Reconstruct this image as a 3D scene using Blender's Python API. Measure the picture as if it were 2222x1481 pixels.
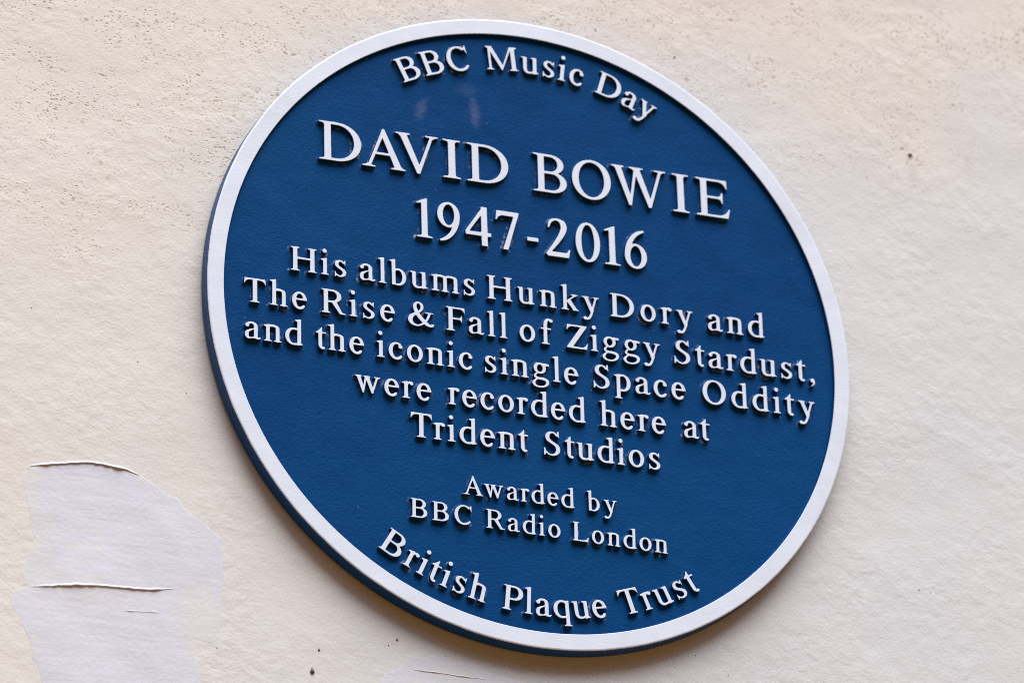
import bpy, bmesh, math, random
from mathutils import Matrix, Vector, noise
from mathutils.geometry import tessellate_polygon

random.seed(7)
for o in list(bpy.data.objects):
    bpy.data.objects.remove(o, do_unlink=True)
SC = bpy.context.scene
COL = SC.collection

# ------------------------------------------------------------------ camera, sky, sun, exposure
PLAQUE_HEIGHT = 3.2            # the plaque hangs above head height, seen from the pavement
THICK = 0.0145              # from the wall to the plaque's raised faces: 12.5 mm of casting on a recessed boss
# plaque frame: x right, y up, z out of the wall (z = 0 on the plaque's raised faces)
FRAME = Matrix.Translation((0, -THICK, PLAQUE_HEIGHT)) @ Matrix.Rotation(math.radians(90), 4, 'X')
CAM_POS = (-1.2109775876779716, -1.509845925134693, 2.957474134120147)
CAM_ROWS = ((0.9314939124778697, -0.02465436678964078, 0.3629204502571776),
            (0.1333639454980694, -0.9050809802881195, -0.4037851869024973),
            (0.3384274649874898, 0.42452394669664817, -0.839789419809063))
cd = bpy.data.cameras.new('camera')
cam = bpy.data.objects.new('camera', cd)
COL.objects.link(cam)
rot = Matrix((CAM_ROWS[0], [-v for v in CAM_ROWS[1]], [-v for v in CAM_ROWS[2]])).transposed()
cam.matrix_world = FRAME @ Matrix.Translation(CAM_POS) @ rot.to_4x4()
cd.sensor_fit = 'HORIZONTAL'
cd.sensor_width = 36
cd.lens = 36 * 10573.197 / 2222
cd.clip_start = 0.05
cd.clip_end = 200
cd.dof.use_dof = True
cd.dof.focus_distance = 3.46
cd.dof.aperture_fstop = 7.1
SC.camera = cam

SUN_DIR = Vector((0.08, -0.38, 0.91)).normalized()
elev = math.asin(SUN_DIR.z)
azim = math.atan2(SUN_DIR.x, SUN_DIR.y)
w = bpy.data.worlds.new('World')
SC.world = w
w.use_nodes = True
nt = w.node_tree
nt.nodes.clear()
out = nt.nodes.new('ShaderNodeOutputWorld')
bg = nt.nodes.new('ShaderNodeBackground')
sky = nt.nodes.new('ShaderNodeTexSky')
sky.sky_type = 'NISHITA'
sky.sun_disc = False
sky.sun_elevation = elev
sky.sun_rotation = azim
sky.air_density = 1.0
sky.dust_density = 1.0
sky.ozone_density = 1.0
tc = nt.nodes.new('ShaderNodeTexCoord')
sp = nt.nodes.new('ShaderNodeSeparateXYZ')
nt.links.new(tc.outputs['Generated'], sp.inputs[0])
# the alley round the wall, seen only as light: warm paving below, dim brick fronts opposite, sky above them
last = None
for lo, hi, col in ((-.25, -.05, (.42, .28, .16, 1)), (.40, .60, None)):
    mr = nt.nodes.new('ShaderNodeMapRange')
    mr.inputs['From Min'].default_value = lo
    mr.inputs['From Max'].default_value = hi
    mx = nt.nodes.new('ShaderNodeMix')
    mx.data_type = 'RGBA'
    nt.links.new(sp.outputs['Z'], mr.inputs['Value'])
    nt.links.new(mr.outputs[0], mx.inputs[0])
    if last is None:
        mx.inputs[6].default_value = (1.25, .62, .20, 1)
        mx.inputs[7].default_value = col
    else:
        nt.links.new(last, mx.inputs[6])
        nt.links.new(sky.outputs[0], mx.inputs[7])
    last = mx.outputs[2]
nt.links.new(last, bg.inputs['Color'])
bg.inputs['Strength'].default_value = 0.15
nt.links.new(bg.outputs[0], out.inputs['Surface'])

sd = bpy.data.lights.new('sun', 'SUN')
sd.energy = 3.1
sd.angle = math.radians(54)
sd.color = (1.0, 0.993, 0.985)
sun = bpy.data.objects.new('sun', sd)
sun.rotation_euler = (-SUN_DIR).to_track_quat('-Z', 'Y').to_euler()
sun.location = SUN_DIR * 8 + Vector((0, 0, PLAQUE_HEIGHT))
COL.objects.link(sun)

SC.view_settings.view_transform = 'Standard'
SC.view_settings.look = 'None'
SC.view_settings.gamma = 1.0
SC.view_settings.use_curve_mapping = False
SC.view_settings.exposure = 0.82
SC.cycles.use_denoising = False
SC.cycles.filter_width = 1.0

# ------------------------------------------------------------------ helpers
def link(name, me, mats, parent=None):
    o = bpy.data.objects.new(name, me)
    for m in mats:
        if m.name not in [x.name for x in me.materials if x]:
            me.materials.append(m)
    COL.objects.link(o)
    if parent:
        o.parent = parent
    return o

def empty(name, parent=None):
    o = bpy.data.objects.new(name, None)
    o.empty_display_size = 0.05
    COL.objects.link(o)
    if parent:
        o.parent = parent
    return o

class Nodes:
    """small helper for procedural materials"""
    def __init__(s, name):
        s.m = bpy.data.materials.new(name)
        s.m.use_nodes = True
        s.t = s.m.node_tree
        s.bsdf = s.t.nodes['Principled BSDF']
        s.pos = None
    def new(s, typ, **kw):
        n = s.t.nodes.new(typ)
        for k, v in kw.items():
            setattr(n, k, v)
        return n
    def link(s, a, b):
        s.t.links.new(a, b)
    def coords(s):
        if s.pos is None:
            s.pos = s.new('ShaderNodeTexCoord').outputs['Object']
        return s.pos
    def mapped(s, scale=(1, 1, 1), loc=(0, 0, 0), rotz=0):
        n = s.new('ShaderNodeMapping')
        n.inputs['Scale'].default_value = scale
        n.inputs['Location'].default_value = loc
        n.inputs['Rotation'].default_value = (0, 0, rotz)
        s.link(s.coords(), n.inputs['Vector'])
        return n.outputs[0]
    def noise(s, scale, detail=3, rough=.55, vec=None, dist=0.0):
        n = s.new('ShaderNodeTexNoise')
        n.inputs['Scale'].default_value = scale
        n.inputs['Detail'].default_value = detail
        n.inputs['Roughness'].default_value = rough
        n.inputs['Distortion'].default_value = dist
        s.link(vec if vec is not None else s.coords(), n.inputs['Vector'])
        return n.outputs['Fac']
    def voronoi(s, scale, vec=None, rnd=1.0, feature='F1'):
        n = s.new('ShaderNodeTexVoronoi', feature=feature)
        n.inputs['Scale'].default_value = scale
        n.inputs['Randomness'].default_value = rnd
        s.link(vec if vec is not None else s.coords(), n.inputs['Vector'])
        return n
    def math(s, op, a, b=None, clamp=False):
        n = s.new('ShaderNodeMath', operation=op, use_clamp=clamp)
        for i, v in enumerate((a, b)):
            if v is None:
                continue
            if isinstance(v, (int, float)):
                n.inputs[i].default_value = v
            else:
                s.link(v, n.inputs[i])
        return n.outputs[0]
    def ramp(s, v, lo, hi, a=0.0, b=1.0, smooth=True):
        n = s.new('ShaderNodeMapRange')
        n.interpolation_type = 'SMOOTHSTEP' if smooth else 'LINEAR'
        n.inputs['From Min'].default_value = lo
        n.inputs['From Max'].default_value = hi
        n.inputs['To Min'].default_value = a
        n.inputs['To Max'].default_value = b
        s.link(v, n.inputs['Value'])
        return n.outputs[0]
    def mix(s, f, a, b):
        n = s.new('ShaderNodeMix', data_type='RGBA')
        for i, v in ((0, f), (6, a), (7, b)):
            if isinstance(v, (int, float)):
                n.inputs[i].default_value = v
            elif isinstance(v, tuple):
                n.inputs[i].default_value = v + (1,)
            else:
                s.link(v, n.inputs[i])
        return n.outputs[2]
    def bump(s, h, dist, strength=1.0, prev=None):
        n = s.new('ShaderNodeBump')
        n.inputs['Distance'].default_value = dist
        n.inputs['Strength'].default_value = strength
        s.link(h, n.inputs['Height'])
        if prev is not None:
            s.link(prev, n.inputs['Normal'])
        return n.outputs[0]
    def finish(s, col, rough, normal=None, spec=.5):
        for v, k in ((col, 'Base Color'), (rough, 'Roughness'), (normal, 'Normal')):
            if v is None:
                continue
            if isinstance(v, (int, float)):
                s.bsdf.inputs[k].default_value = v
            elif isinstance(v, tuple):
                s.bsdf.inputs[k].default_value = v + (1,)
            else:
                s.link(v, s.bsdf.inputs[k])
        s.bsdf.inputs['Specular IOR Level'].default_value = spec
        return s.m
    def blob(s, x, y, rx, ry, ang=0.0):
        """distance field of one stain: 0 in its middle, 1 on its edge"""
        n = s.new('ShaderNodeMapping', vector_type='TEXTURE')
        n.inputs['Location'].default_value = (x, y, 0)
        n.inputs['Rotation'].default_value = (0, 0, ang)
        n.inputs['Scale'].default_value = (rx, ry, 1)
        s.link(s.coords(), n.inputs['Vector'])
        m = s.new('ShaderNodeVectorMath', operation='LENGTH')
        s.link(n.outputs[0], m.inputs[0])
        # flatten depth: only x and y count
        sx = s.new('ShaderNodeSeparateXYZ')
        s.link(n.outputs[0], sx.inputs[0])
        cx = s.new('ShaderNodeCombineXYZ')
        s.link(sx.outputs[0], cx.inputs[0])
        s.link(sx.outputs[1], cx.inputs[1])
        s.link(cx.outputs[0], m.inputs[0])
        return m.outputs['Value']

# ------------------------------------------------------------------ materials
def wall_material():
    n = Nodes('painted_render')
    big = n.noise(2.2, 3, .5)
    mid = n.noise(14, 4, .55)
    col = n.mix(n.ramp(big, .36, .64), (.655, .65, .63), (.635, .64, .64))
    col = n.mix(n.ramp(mid, .3, .75, 0, .5), col, (.675, .67, .64))
    # upper wall creamier: faded paint with warm light painted in; worn into small dirty pits
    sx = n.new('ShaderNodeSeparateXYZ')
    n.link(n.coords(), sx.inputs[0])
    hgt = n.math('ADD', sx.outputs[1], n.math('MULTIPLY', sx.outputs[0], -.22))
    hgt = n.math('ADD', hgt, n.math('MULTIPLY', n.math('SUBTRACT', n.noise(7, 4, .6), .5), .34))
    warm_faded = n.ramp(hgt, .02, .34)
    col = n.mix(n.math('MULTIPLY', warm_faded, .75), col, (.75, .665, .565))
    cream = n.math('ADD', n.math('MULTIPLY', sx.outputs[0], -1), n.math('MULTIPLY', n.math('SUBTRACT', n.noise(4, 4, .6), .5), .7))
    col = n.mix(n.ramp(cream, -.05, .42, 0, .8), col, (.73, .69, .615))  # cream left to grey right: faded paint and warm-to-cool light in the colour
    warp = n.new('ShaderNodeTexNoise')
    warp.inputs['Scale'].default_value = 90
    warp.inputs['Detail'].default_value = 3
    n.link(n.coords(), warp.inputs['Vector'])
    va = n.new('ShaderNodeVectorMath', operation='MULTIPLY_ADD')
    n.link(warp.outputs['Color'], va.inputs[0])
    va.inputs[1].default_value = (.010, .006, 0)
    n.link(n.mapped((1, 1.25, 1)), va.inputs[2])
    pitmask = 0
    pits = None
    for sc, thr, sz in ((150, .62, .30), (300, .52, .36), (470, .55, .40)):
        v = n.voronoi(sc, va.outputs[0])
        sep = n.new('ShaderNodeSeparateColor')
        n.link(v.outputs['Color'], sep.inputs[0])
        pick = n.ramp(sep.outputs[0], thr, thr + .25)
        dot = n.ramp(v.outputs['Distance'], sz * .45, sz, 1, 0)
        p = n.math('MULTIPLY', pick, dot)
        pits = p if pits is None else n.math('MAXIMUM', pits, p)
    patch = n.ramp(n.noise(26, 4, .6, n.mapped((.7, 1.2, 1))), .36, .62)
    pits = n.math('MULTIPLY', pits, patch)
    pitsd = n.math('MULTIPLY', pits, n.ramp(hgt, .05, .20))
    tint = n.mix(n.noise(60, 2), (.24, .12, .06), (.44, .28, .13))
    col = n.mix(n.math('MULTIPLY', pitsd, .68), col, tint)
    # rust run below the old fixing hole, and one faint mark beside it
    for x, y, rx, ry, k in [(0.3217, 0.1865, 0.006, 0.02, 0.16), (0.36889999999999995, 0.2017, 0.004, 0.008, 0.16)]:
        b = n.math('ADD', n.blob(x, y, rx, ry), n.math('MULTIPLY', n.math('SUBTRACT', n.noise(160, 4), .5), 1.4))
        col = n.mix(n.ramp(b, .1, 1.0, k, 0), col, (.42, .30, .21))
    # relief: roller stipple over trowelled render
    lump = n.noise(34, 3, .5)
    stip = n.noise(95, 4, .5, n.mapped((.95, 1.08, 1), rotz=.5), .2)
    fine = n.noise(460, 2, .5)
    area = n.ramp(n.noise(11, 3), .36, .66, .25, 1.25)
    nb = n.bump(n.noise(6, 2), .003, 1.0)
    nb = n.bump(lump, .0006, 1.0, nb)
    nb = n.bump(n.math('MULTIPLY', stip, area), .0006, 1.0, nb)
    nb = n.bump(fine, .0002, 1.0, nb)
    nb = n.bump(n.math('MULTIPLY', pitsd, -1), .0002, 1.0, nb)
    return n.finish(col, .78, nb, .3)

def filler_material():
    n = Nodes('smoothed_filler')
    col = n.mix(n.ramp(n.noise(16, 4, .6), .35, .7), (.64, .643, .70), (.67, .673, .73))
    # the old paint shows through where the filler was scraped thin
    thin = n.ramp(n.noise(22, 4, .6, n.mapped((1, 1.6, 1), (.31, .07, 0))), .57, .66)
    thin = n.math('MULTIPLY', thin, .6)
    # feathered to nothing along its left side
    sx = n.new('ShaderNodeSeparateXYZ')
    n.link(n.coords(), sx.inputs[0])
    edge = n.math('ADD', sx.outputs[0], n.math('MULTIPLY', n.math('SUBTRACT', n.noise(40, 5, .65), .5), .06))
    edge = n.ramp(edge, -.379, -.352, 1, 0)
    edge = n.math('MULTIPLY', edge, n.ramp(sx.outputs[1], -.27, -.235))
    thin = n.math('MAXIMUM', thin, edge)
    # places scraped back to the old coat
    for x, y, rx, ry, a, k in [(-0.2491, -0.2572, 0.022, 0.042, 0.1, 0.95), (-0.3554, -0.2321, 0.03, 0.012, 0, 0.55), (-0.3287, -0.2478, 0.04, 0.018, 0, 0.45), (-0.3617, -0.2005, 0.014, 0.018, 0, 0.5), (-0.0656, -0.2722, 0.03, 0.012, -0.1, 0.5)]:
        b = n.math('ADD', n.blob(x, y, rx, ry, a), n.math('MULTIPLY', n.math('SUBTRACT', n.noise(95, 5, .7), .5), 1.3))
        thin = n.math('MAXIMUM', thin, n.ramp(b, .30, 1.1, k, 0))
    col = n.mix(thin, col, (.675, .67, .64))
    streak = n.noise(60, 4, .55, n.mapped((.22, 2.2, 1), rotz=.05))
    nb = n.bump(n.noise(18, 2), .0015, 1.0)
    nb = n.bump(streak, .00022, 1.0, nb)
    nb = n.bump(n.noise(300, 3), .0002, 1.0, nb)
    return n.finish(col, .62, nb, .35)

def blue_nodes(name, residue):
    n = Nodes(name)
    col = n.mix(n.ramp(n.noise(30, 4, .6), .3, .7), (.0010, .044, .156), (.0012, .049, .176))
    col = n.mix(n.ramp(n.noise(3.2, 3, .5), .35, .68, 0, .55), col, (.0014, .061, .190))
    pebble = n.noise(820, 2, .5)
    pebble2 = n.noise(330, 2, .5)
    rough = n.ramp(n.noise(45, 3), .3, .7, .46, .58)
    if residue == 'field':
        for x, y, rx, ry, a, k in [(-0.0847, 0.1649, 0.006, 0.012, -0.3, 0.15), (-0.0426, 0.1693, 0.006, 0.018, 0.1, 0.16), (-0.0495, 0.1874, 0.01, 0.008, 0.2, 0.06)]:
            b = n.math('ADD', n.blob(x, y, rx, ry, a), n.math('MULTIPLY', n.math('SUBTRACT', n.noise(240, 5, .7), .5), 1.5))
            col = n.mix(n.ramp(b, .15, 1.0, k, 0), col, (.26, .30, .42))
        v = n.voronoi(95)
        sep = n.new('ShaderNodeSeparateColor')
        n.link(v.outputs['Color'], sep.inputs[0])
        dot = n.math('MULTIPLY', n.ramp(sep.outputs[0], .86, .90), n.ramp(v.outputs['Distance'], .02, .055, 1, 0))
        col = n.mix(n.math('MULTIPLY', dot, .55), col, (.5, .5, .55))
    if residue == 'letter':
        geo = n.new('ShaderNodeNewGeometry').outputs['Position']
        a = n.noise(190, 5, .7, geo)
        b = n.noise(28, 2, .5, geo)
        f = n.math('MULTIPLY', n.ramp(a, .49, .68), n.ramp(b, .38, .62))
        col = n.mix(n.math('MULTIPLY', f, .6), col, (.40, .42, .48))
        f2 = n.ramp(n.noise(520, 3, .6, geo), .66, .74)
        col = n.mix(n.math('MULTIPLY', f2, .5), col, (.55, .53, .55))
    nb = n.bump(n.noise(24, 2), .0012, 1.0)
    nb = n.bump(pebble2, .00022, 1.0, nb)
    nb = n.bump(pebble, .00028, 1.0, nb)
    return n.finish(col, .38 if residue == 'none' else rough, nb, .18 if residue == 'none' else .04)

def white_material():
    n = Nodes('white_enamel')
    col = n.mix(n.ramp(n.noise(26, 4, .6), .35, .75), (.68, .735, .82), (.72, .775, .86))
    grime = n.math('MULTIPLY', n.ramp(n.noise(11, 5, .65), .50, .74), n.ramp(n.noise(120, 4, .6), .35, .7))
    col = n.mix(n.math('MULTIPLY', grime, .30), col, (.45, .46, .48))
    v = n.voronoi(70)
    sep = n.new('ShaderNodeSeparateColor')
    n.link(v.outputs['Color'], sep.inputs[0])
    dot = n.math('MULTIPLY', n.ramp(sep.outputs[0], .93, .96), n.ramp(v.outputs['Distance'], .02, .05, 1, 0))
    col = n.mix(n.math('MULTIPLY', dot, .6), col, (.25, .23, .22))
    nb = n.bump(n.noise(500, 2), .00008, 1.0)
    nb = n.bump(n.noise(22, 2), .0006, 1.0, nb)
    return n.finish(col, .42, nb, .4)

def dark_material():
    n = Nodes('dark_resin')
    col = n.mix(n.noise(300, 2), (.07, .045, .04), (.16, .105, .085))
    return n.finish(col, .25, None, .5)

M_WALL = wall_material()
M_FILL = filler_material()
M_FIELD = blue_nodes('blue_enamel_field', 'field')
M_SIDE = blue_nodes('blue_enamel_letter_sides', 'letter')
M_PLAIN = blue_nodes('blue_enamel_letter_walls', 'plain')
M_EDGE = blue_nodes('blue_enamel_edge', 'none')
M_WHITE = white_material()
M_DARK = dark_material()

# ------------------------------------------------------------------ wall
WALL_DATA = {
 'A': [[-375.7, -158.5], [-372.9, -154.7], [-353.2, -150.5], [-330.0, -146.6], [-320.6, -146.9], [-306.6, -147.5], [-293.6, -151.2], [-281.8, -157.3], [-274.7, -163.2], [-265.3, -165.2], [-261.7, -171.5], [-251.0, -178.7], [-241.6, -186.0], [-232.7, -192.2], [-235.4, -198.6], [-233.5, -211.8], [-232.7, -218.9], [-234.4, -228.9], [-233.7, -240.8], [-235.3, -255.5], [-236.2, -268.8], [-237.9, -275.0], [-240.5, -270.5], [-247.3, -270.1], [-255.5, -268.7], [-254.8, -278.2], [-251.7, -286.2], [-249.5, -300.3], [-248.3, -326.1], [-360.5, -338.9], [-362.6, -313.6], [-365.1, -303.2], [-369.8, -296.7], [-371.7, -282.8], [-377.6, -272.9], [-378.3, -267.1], [-383.5, -263.0], [-385.9, -252.6], [-381.5, -247.3], [-374.1, -244.6], [-378.3, -235.0], [-374.5, -222.5], [-369.6, -209.9], [-373.2, -198.3], [-374.6, -186.5], [-377.1, -174.7], [-379.6, -164.1]],
 'B': [[-119.1, -285.0], [-115.8, -276.9], [-105.0, -272.3], [-98.3, -261.8], [-85.3, -261.5], [-76.6, -258.1], [-68.0, -260.3], [-63.7, -263.1], [-58.2, -261.6], [-47.3, -262.2], [-42.0, -265.9], [-28.9, -268.8], [-8.2, -272.0], [-3.0, -283.2], [-119.3, -296.7]],
 'R1': [[-375.7, -158.5], [-372.9, -154.7], [-360.2, -152.0], [-346.3, -149.1], [-330.0, -146.6], [-320.6, -146.8], [-313.6, -147.6], [-304.2, -148.5], [-293.6, -151.7]],
 'R2': [[-373.5, -244.4], [-358.7, -242.1], [-341.5, -239.4], [-324.2, -237.5], [-308.0, -236.9], [-295.3, -236.5], [-284.8, -235.8], [-273.1, -233.5], [-267.3, -233.2]],
 'R3': [[-306.7, -253.7], [-294.0, -252.9], [-277.7, -251.8]],
 'R4': [[-98.0, -272.0], [-79.0, -272.0], [-57.4, -272.7], [-38.9, -272.8]],
 'drops': [[-168.9, -282.3], [-163.8, -265.7], [-106.0, -251.2], [-112.4, -256.0]],
 'hole': [[320.1, 198.9]],
 'pits': [[-374.6, -34.6], [-296.7, -65.1], [-261.0, -83.9], [303.2, -162.3], [312.9, -163.3], [126.0, 251.2], [303.8, -162.2], [87.1, -239.4], [121.6, -235.6], [146.6, -247.9]],
}
wall = empty('rendered_wall')
wall.matrix_world = Matrix.Translation((0, 0, PLAQUE_HEIGHT)) @ Matrix.Rotation(math.radians(90), 4, 'X')
wall['label'] = 'cream painted rendered wall with brown pits and two lilac filler patches, behind the plaque'
wall['category'] = 'wall'

bm = bmesh.new()
W2, H0, H1, D = 2.2, -3.2, 2.0, 0.22
vs = [bm.verts.new(p) for p in ((-W2, H0, -D), (W2, H0, -D), (W2, H1, -D), (-W2, H1, -D), (-W2, H0, 0), (W2, H0, 0), (W2, H1, 0), (-W2, H1, 0))]
for f in ((4, 5, 6, 7), (3, 2, 1, 0), (0, 1, 5, 4), (1, 2, 6, 5), (2, 3, 7, 6), (3, 0, 4, 7)):
    bm.faces.new([vs[i] for i in f])
me = bpy.data.meshes.new('render_coat')
bm.to_mesh(me)
bm.free()
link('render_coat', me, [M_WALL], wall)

def jag(pts, step, amp, seed, closed=True):
    """resample an outline and roughen it"""
    out = []
    n = len(pts)
    for i in range(n if closed else n - 1):
        a, b = Vector(pts[i]), Vector(pts[(i + 1) % n])
        k = max(1, int((b - a).length / step))
        for j in range(k):
            out.append(a.lerp(b, j / k))
    if not closed:
        out.append(Vector(pts[-1]))
    res = []
    for i, p in enumerate(out):
        q = Vector((p.x * .22, p.y * .22, seed))
        v = noise.noise_vector(q) * amp + noise.noise_vector(q * 3.1) * amp * .5
        res.append(Vector((p.x + v.x, p.y + v.y)))
    return res

def offset(loop, d):
    """move a closed loop along its outward normals (material on the left)"""
    n = len(loop)
    out = []
    for i in range(n):
        p, a, b = loop[i], loop[i - 1], loop[(i + 1) % n]
        e1, e2 = (p - a), (b - p)
        if e1.length < 1e-12 or e2.length < 1e-12:
            out.append(p.copy())
            continue
        n1 = Vector((e1.y, -e1.x)).normalized()
        n2 = Vector((e2.y, -e2.x)).normalized()
        m = n1 + n2
        if m.length < .3:
            m = n1
        m.normalize()
        c = max(.45, m.dot(n1))
        out.append(p + m * (d / c))
    return out

def area(l):
    return .5 * sum(l[i].x * l[(i + 1) % len(l)].y - l[(i + 1) % len(l)].x * l[i].y for i in range(len(l)))

def inside(p, l):
    c = False
    for i in range(len(l)):
        a, b = l[i - 1], l[i]
        if (a.y > p.y) != (b.y > p.y) and p.x < (b.x - a.x) * (p.y - a.y) / (b.y - a.y) + a.x:
            c = not c
    return c

def solid(name, loops, rings, cap_mat=0):
    """loops: closed outlines, material on the left; rings: (outset, z, material) from the top face down"""
    bm = bmesh.new()
    rows = []
    for r, (d, z, m) in enumerate(rings):
        row = []
        for l in loops:
            row.append([bm.verts.new((p.x, p.y, z)) for p in offset(l, d)])
        rows.append(row)
    holes = [r for r, l in enumerate(loops) if area(l) < 0]
    for r, l in enumerate(loops):
        if area(l) < 0:
            continue
        group = [rows[0][r]] + [rows[0][h] for h in holes if inside(loops[h][0], l)]
        flat = [v for g in group for v in g]
        for t in tessellate_polygon([[v.co for v in g] for g in group]):
            try:
                f = bm.faces.new([flat[i] for i in t])
            except ValueError:
                continue
            f.material_index = cap_mat
            f.normal_update()
            if f.normal.z < 0:
                f.normal_flip()
    for r in range(1, len(rings)):
        for a, b in zip(rows[r - 1], rows[r]):
            n = len(a)
            for i in range(n):
                j = (i + 1) % n
                f = bm.faces.new((a[i], b[i], b[j], a[j]))
                f.material_index = rings[r][2]
                f.smooth = True
    me = bpy.data.meshes.new(name)
    bm.to_mesh(me)
    bm.free()
    return me

def filler(name, key, thick, seed, label):
    pts = jag([Vector(p) for p in WALL_DATA[key]], 1.0, .40, seed)
    pts = [p / 1000 for p in pts]
    if area(pts) < 0:
        pts.reverse()
    me = solid(name, [pts], [(-.0013, thick, 0), (-.0005, thick * .6, 0), (0, -.0001, 0)])
    o = link(name, me, [M_FILL], wall)
    o['label'] = label
    return o

def ridge(key, wid, hgt, seed, parent):
    """a lip of filler left by the trowel"""
    pts = jag([Vector(p) for p in WALL_DATA[key]], 1.2, .35, seed, False)
    bm = bmesh.new()
    rows = []
    n = len(pts)
    for i, p in enumerate(pts):
        t = i / (n - 1)
        k = (min(1, t * 5) * min(1, (1 - t) * 5)) * (.55 + .9 * abs(noise.noise(Vector((i * .13, seed, 3.3)))))
        q = pts[min(n - 1, i + 1)] - pts[max(0, i - 1)]
        nrm = Vector((-q.y, q.x)).normalized()
        row = []
        for s, z in ((1.0, -.0004), (.35, hgt * .45 * k), (-.1, hgt * k), (-.42, hgt * .82 * k), (-.38, -.0004)):
            v = p / 1000 + nrm * wid * s * (.4 + .6 * k)
            row.append(bm.verts.new((v.x, v.y, z)))
        rows.append(row)
    for a, b in zip(rows, rows[1:]):
        for i in range(len(a) - 1):
            f = bm.faces.new((a[i], a[i + 1], b[i + 1], b[i]))
            f.smooth = True
    bm.normal_update()
    me = bpy.data.meshes.new('trowel_ridge')
    bm.to_mesh(me)
    bm.free()
    return link('trowel_ridge', me, [M_FILL], parent)

pa = filler('filler_patch', 'A', .00005, 1.7, 'large smooth lilac filler patch left of the plaque, with two trowel ridges')
ridge('R1', .0019, .0017, 2.0, pa)
ridge('R2', .0019, .0017, 5.0, pa)
ridge('R3', .0010, .0004, 8.0, pa)
pb = filler('filler_patch', 'B', .00005, 4.1, 'smaller lilac filler patch directly under the plaque')
ridge('R4', .0012, .0006, 11.0, pb)

def drip(x, y, r, tail):
    bm = bmesh.new()
    N, K = 16, 5
    top = bm.verts.new((x, y, r * .8))
    prev = None
    for k in range(1, K + 1):
        a = k / K * math.pi / 2
        row = []
        for i in range(N):
            t = 2 * math.pi * i / N
            px, py = math.cos(t) * r * math.sin(a), math.sin(t) * r * math.sin(a)
            if py > 0:
                px *= (1 - .75 * (py / r) ** 1.0) if tail else 1
                py *= 1 + tail * (py / r)
            row.append(bm.verts.new((x + px, y + py, r * .8 * math.cos(a) - (.0002 if k == K else 0))))
        for i in range(N):
            j = (i + 1) % N
            f = bm.faces.new((top, row[i], row[j]) if prev is None else (prev[i], row[i], row[j], prev[j]))
            f.smooth = True
        prev = row
    me = bpy.data.meshes.new('resin_drip')
    bm.to_mesh(me)
    bm.free()
    return link('resin_drip', me, [M_DARK], wall)

for (x, y), r, tail in zip(WALL_DATA['drops'], (.0018, .0009, .0009, .0005), (1.1, .9, .3, 0)):
    drip(x / 1000, y / 1000, r, tail)
for i, (x, y) in enumerate(WALL_DATA['pits']):
    d = drip(x / 1000, y / 1000, .0008 if i == 5 else .0004, 0)
    d.name = 'dark_grit'

# old fixing hole: a shallow cone sunk in a ring of broken render
x, y = [v / 1000 for v in WALL_DATA['hole'][0]]
bm = bmesh.new()
N = 14
rows = []
for r, z in ((.0034, -.0002), (.0027, .00015), (.0020, .0002), (.0012, .00012), (.0002, .00008)):
    row = []
    for i in range(N):
        t = 2 * math.pi * i / N
        k = 1 + .35 * noise.noise(Vector((math.cos(t) * 2, math.sin(t) * 2, 5.5)))
        row.append(bm.verts.new((x + math.cos(t) * r * k, y + math.sin(t) * r * k * 1.25, z)))
    rows.append(row)
for a, (ra, rb) in enumerate(zip(rows, rows[1:])):
    for i in range(N):
        j = (i + 1) % N
        f = bm.faces.new((ra[i], ra[j], rb[j], rb[i]))
        f.material_index = 1 if a > 1 else 0
f = bm.faces.new(rows[-1])
f.material_index = 1
bmesh.ops.recalc_face_normals(bm, faces=bm.faces)
me = bpy.data.meshes.new('fixing_hole')
bm.to_mesh(me)
bm.free()
link('fixing_hole', me, [M_WALL, M_DARK], wall)

# ------------------------------------------------------------------ plaque
plaque = empty('wall_plaque')
plaque.matrix_world = FRAME
plaque['label'] = 'round blue cast memorial plaque with white rim and raised white lettering on cream wall'
plaque['category'] = 'plaque'

FIELD = -.0032
R_IN = .2379

def lathe(profile, n, wobble=None):
    """profile: (radius, z) from the middle of the front outwards and round the back"""
    bm = bmesh.new()
    rows = []
    for k, (r, z) in enumerate(profile):
        if r < 1e-6:
            rows.append([bm.verts.new((0, 0, z))])
            continue
        row = []
        for i in range(n):
            t = 2 * math.pi * i / n
            d = wobble(k, t) if wobble else 0
            row.append(bm.verts.new(((r + d) * math.cos(t), (r + d) * math.sin(t), z)))
        rows.append(row)
    for a, b in zip(rows, rows[1:]):
        for i in range(n):
            j = (i + 1) % n
            if len(a) == 1:
                f = bm.faces.new((a[0], b[i], b[j]))
            elif len(b) == 1:
                f = bm.faces.new((a[i], b[0], a[j]))
            else:
                f = bm.faces.new((a[i], b[i], b[j], a[j]))
    return bm

NSEG = 384
bm = lathe([(0, FIELD), (.06, FIELD), (.12, FIELD), (.18, FIELD), (.22, FIELD), (.2366, FIELD), (.2371, FIELD + .0001), (.2374, FIELD + .0005),
            (R_IN - .0001, -.0005), (R_IN + .0003, -.0003), (.2493, -.0003), (.2499, -.0006), (.2502, -.0013), (.2508, -.0118), (.2504, -.0124), (.2494, -.0126), (.205, -.0126), (.203, -THICK - .001), (0, -THICK - .001)], NSEG)
me = bpy.data.meshes.new('cast_disc')
bm.to_mesh(me)
bm.free()
for p in me.polygons:
    r = max(me.vertices[v].co.xy.length for v in p.vertices)
    p.material_index = 1 if r > .2385 else 0
link('cast_disc', me, [M_FIELD, M_EDGE], plaque)

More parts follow.
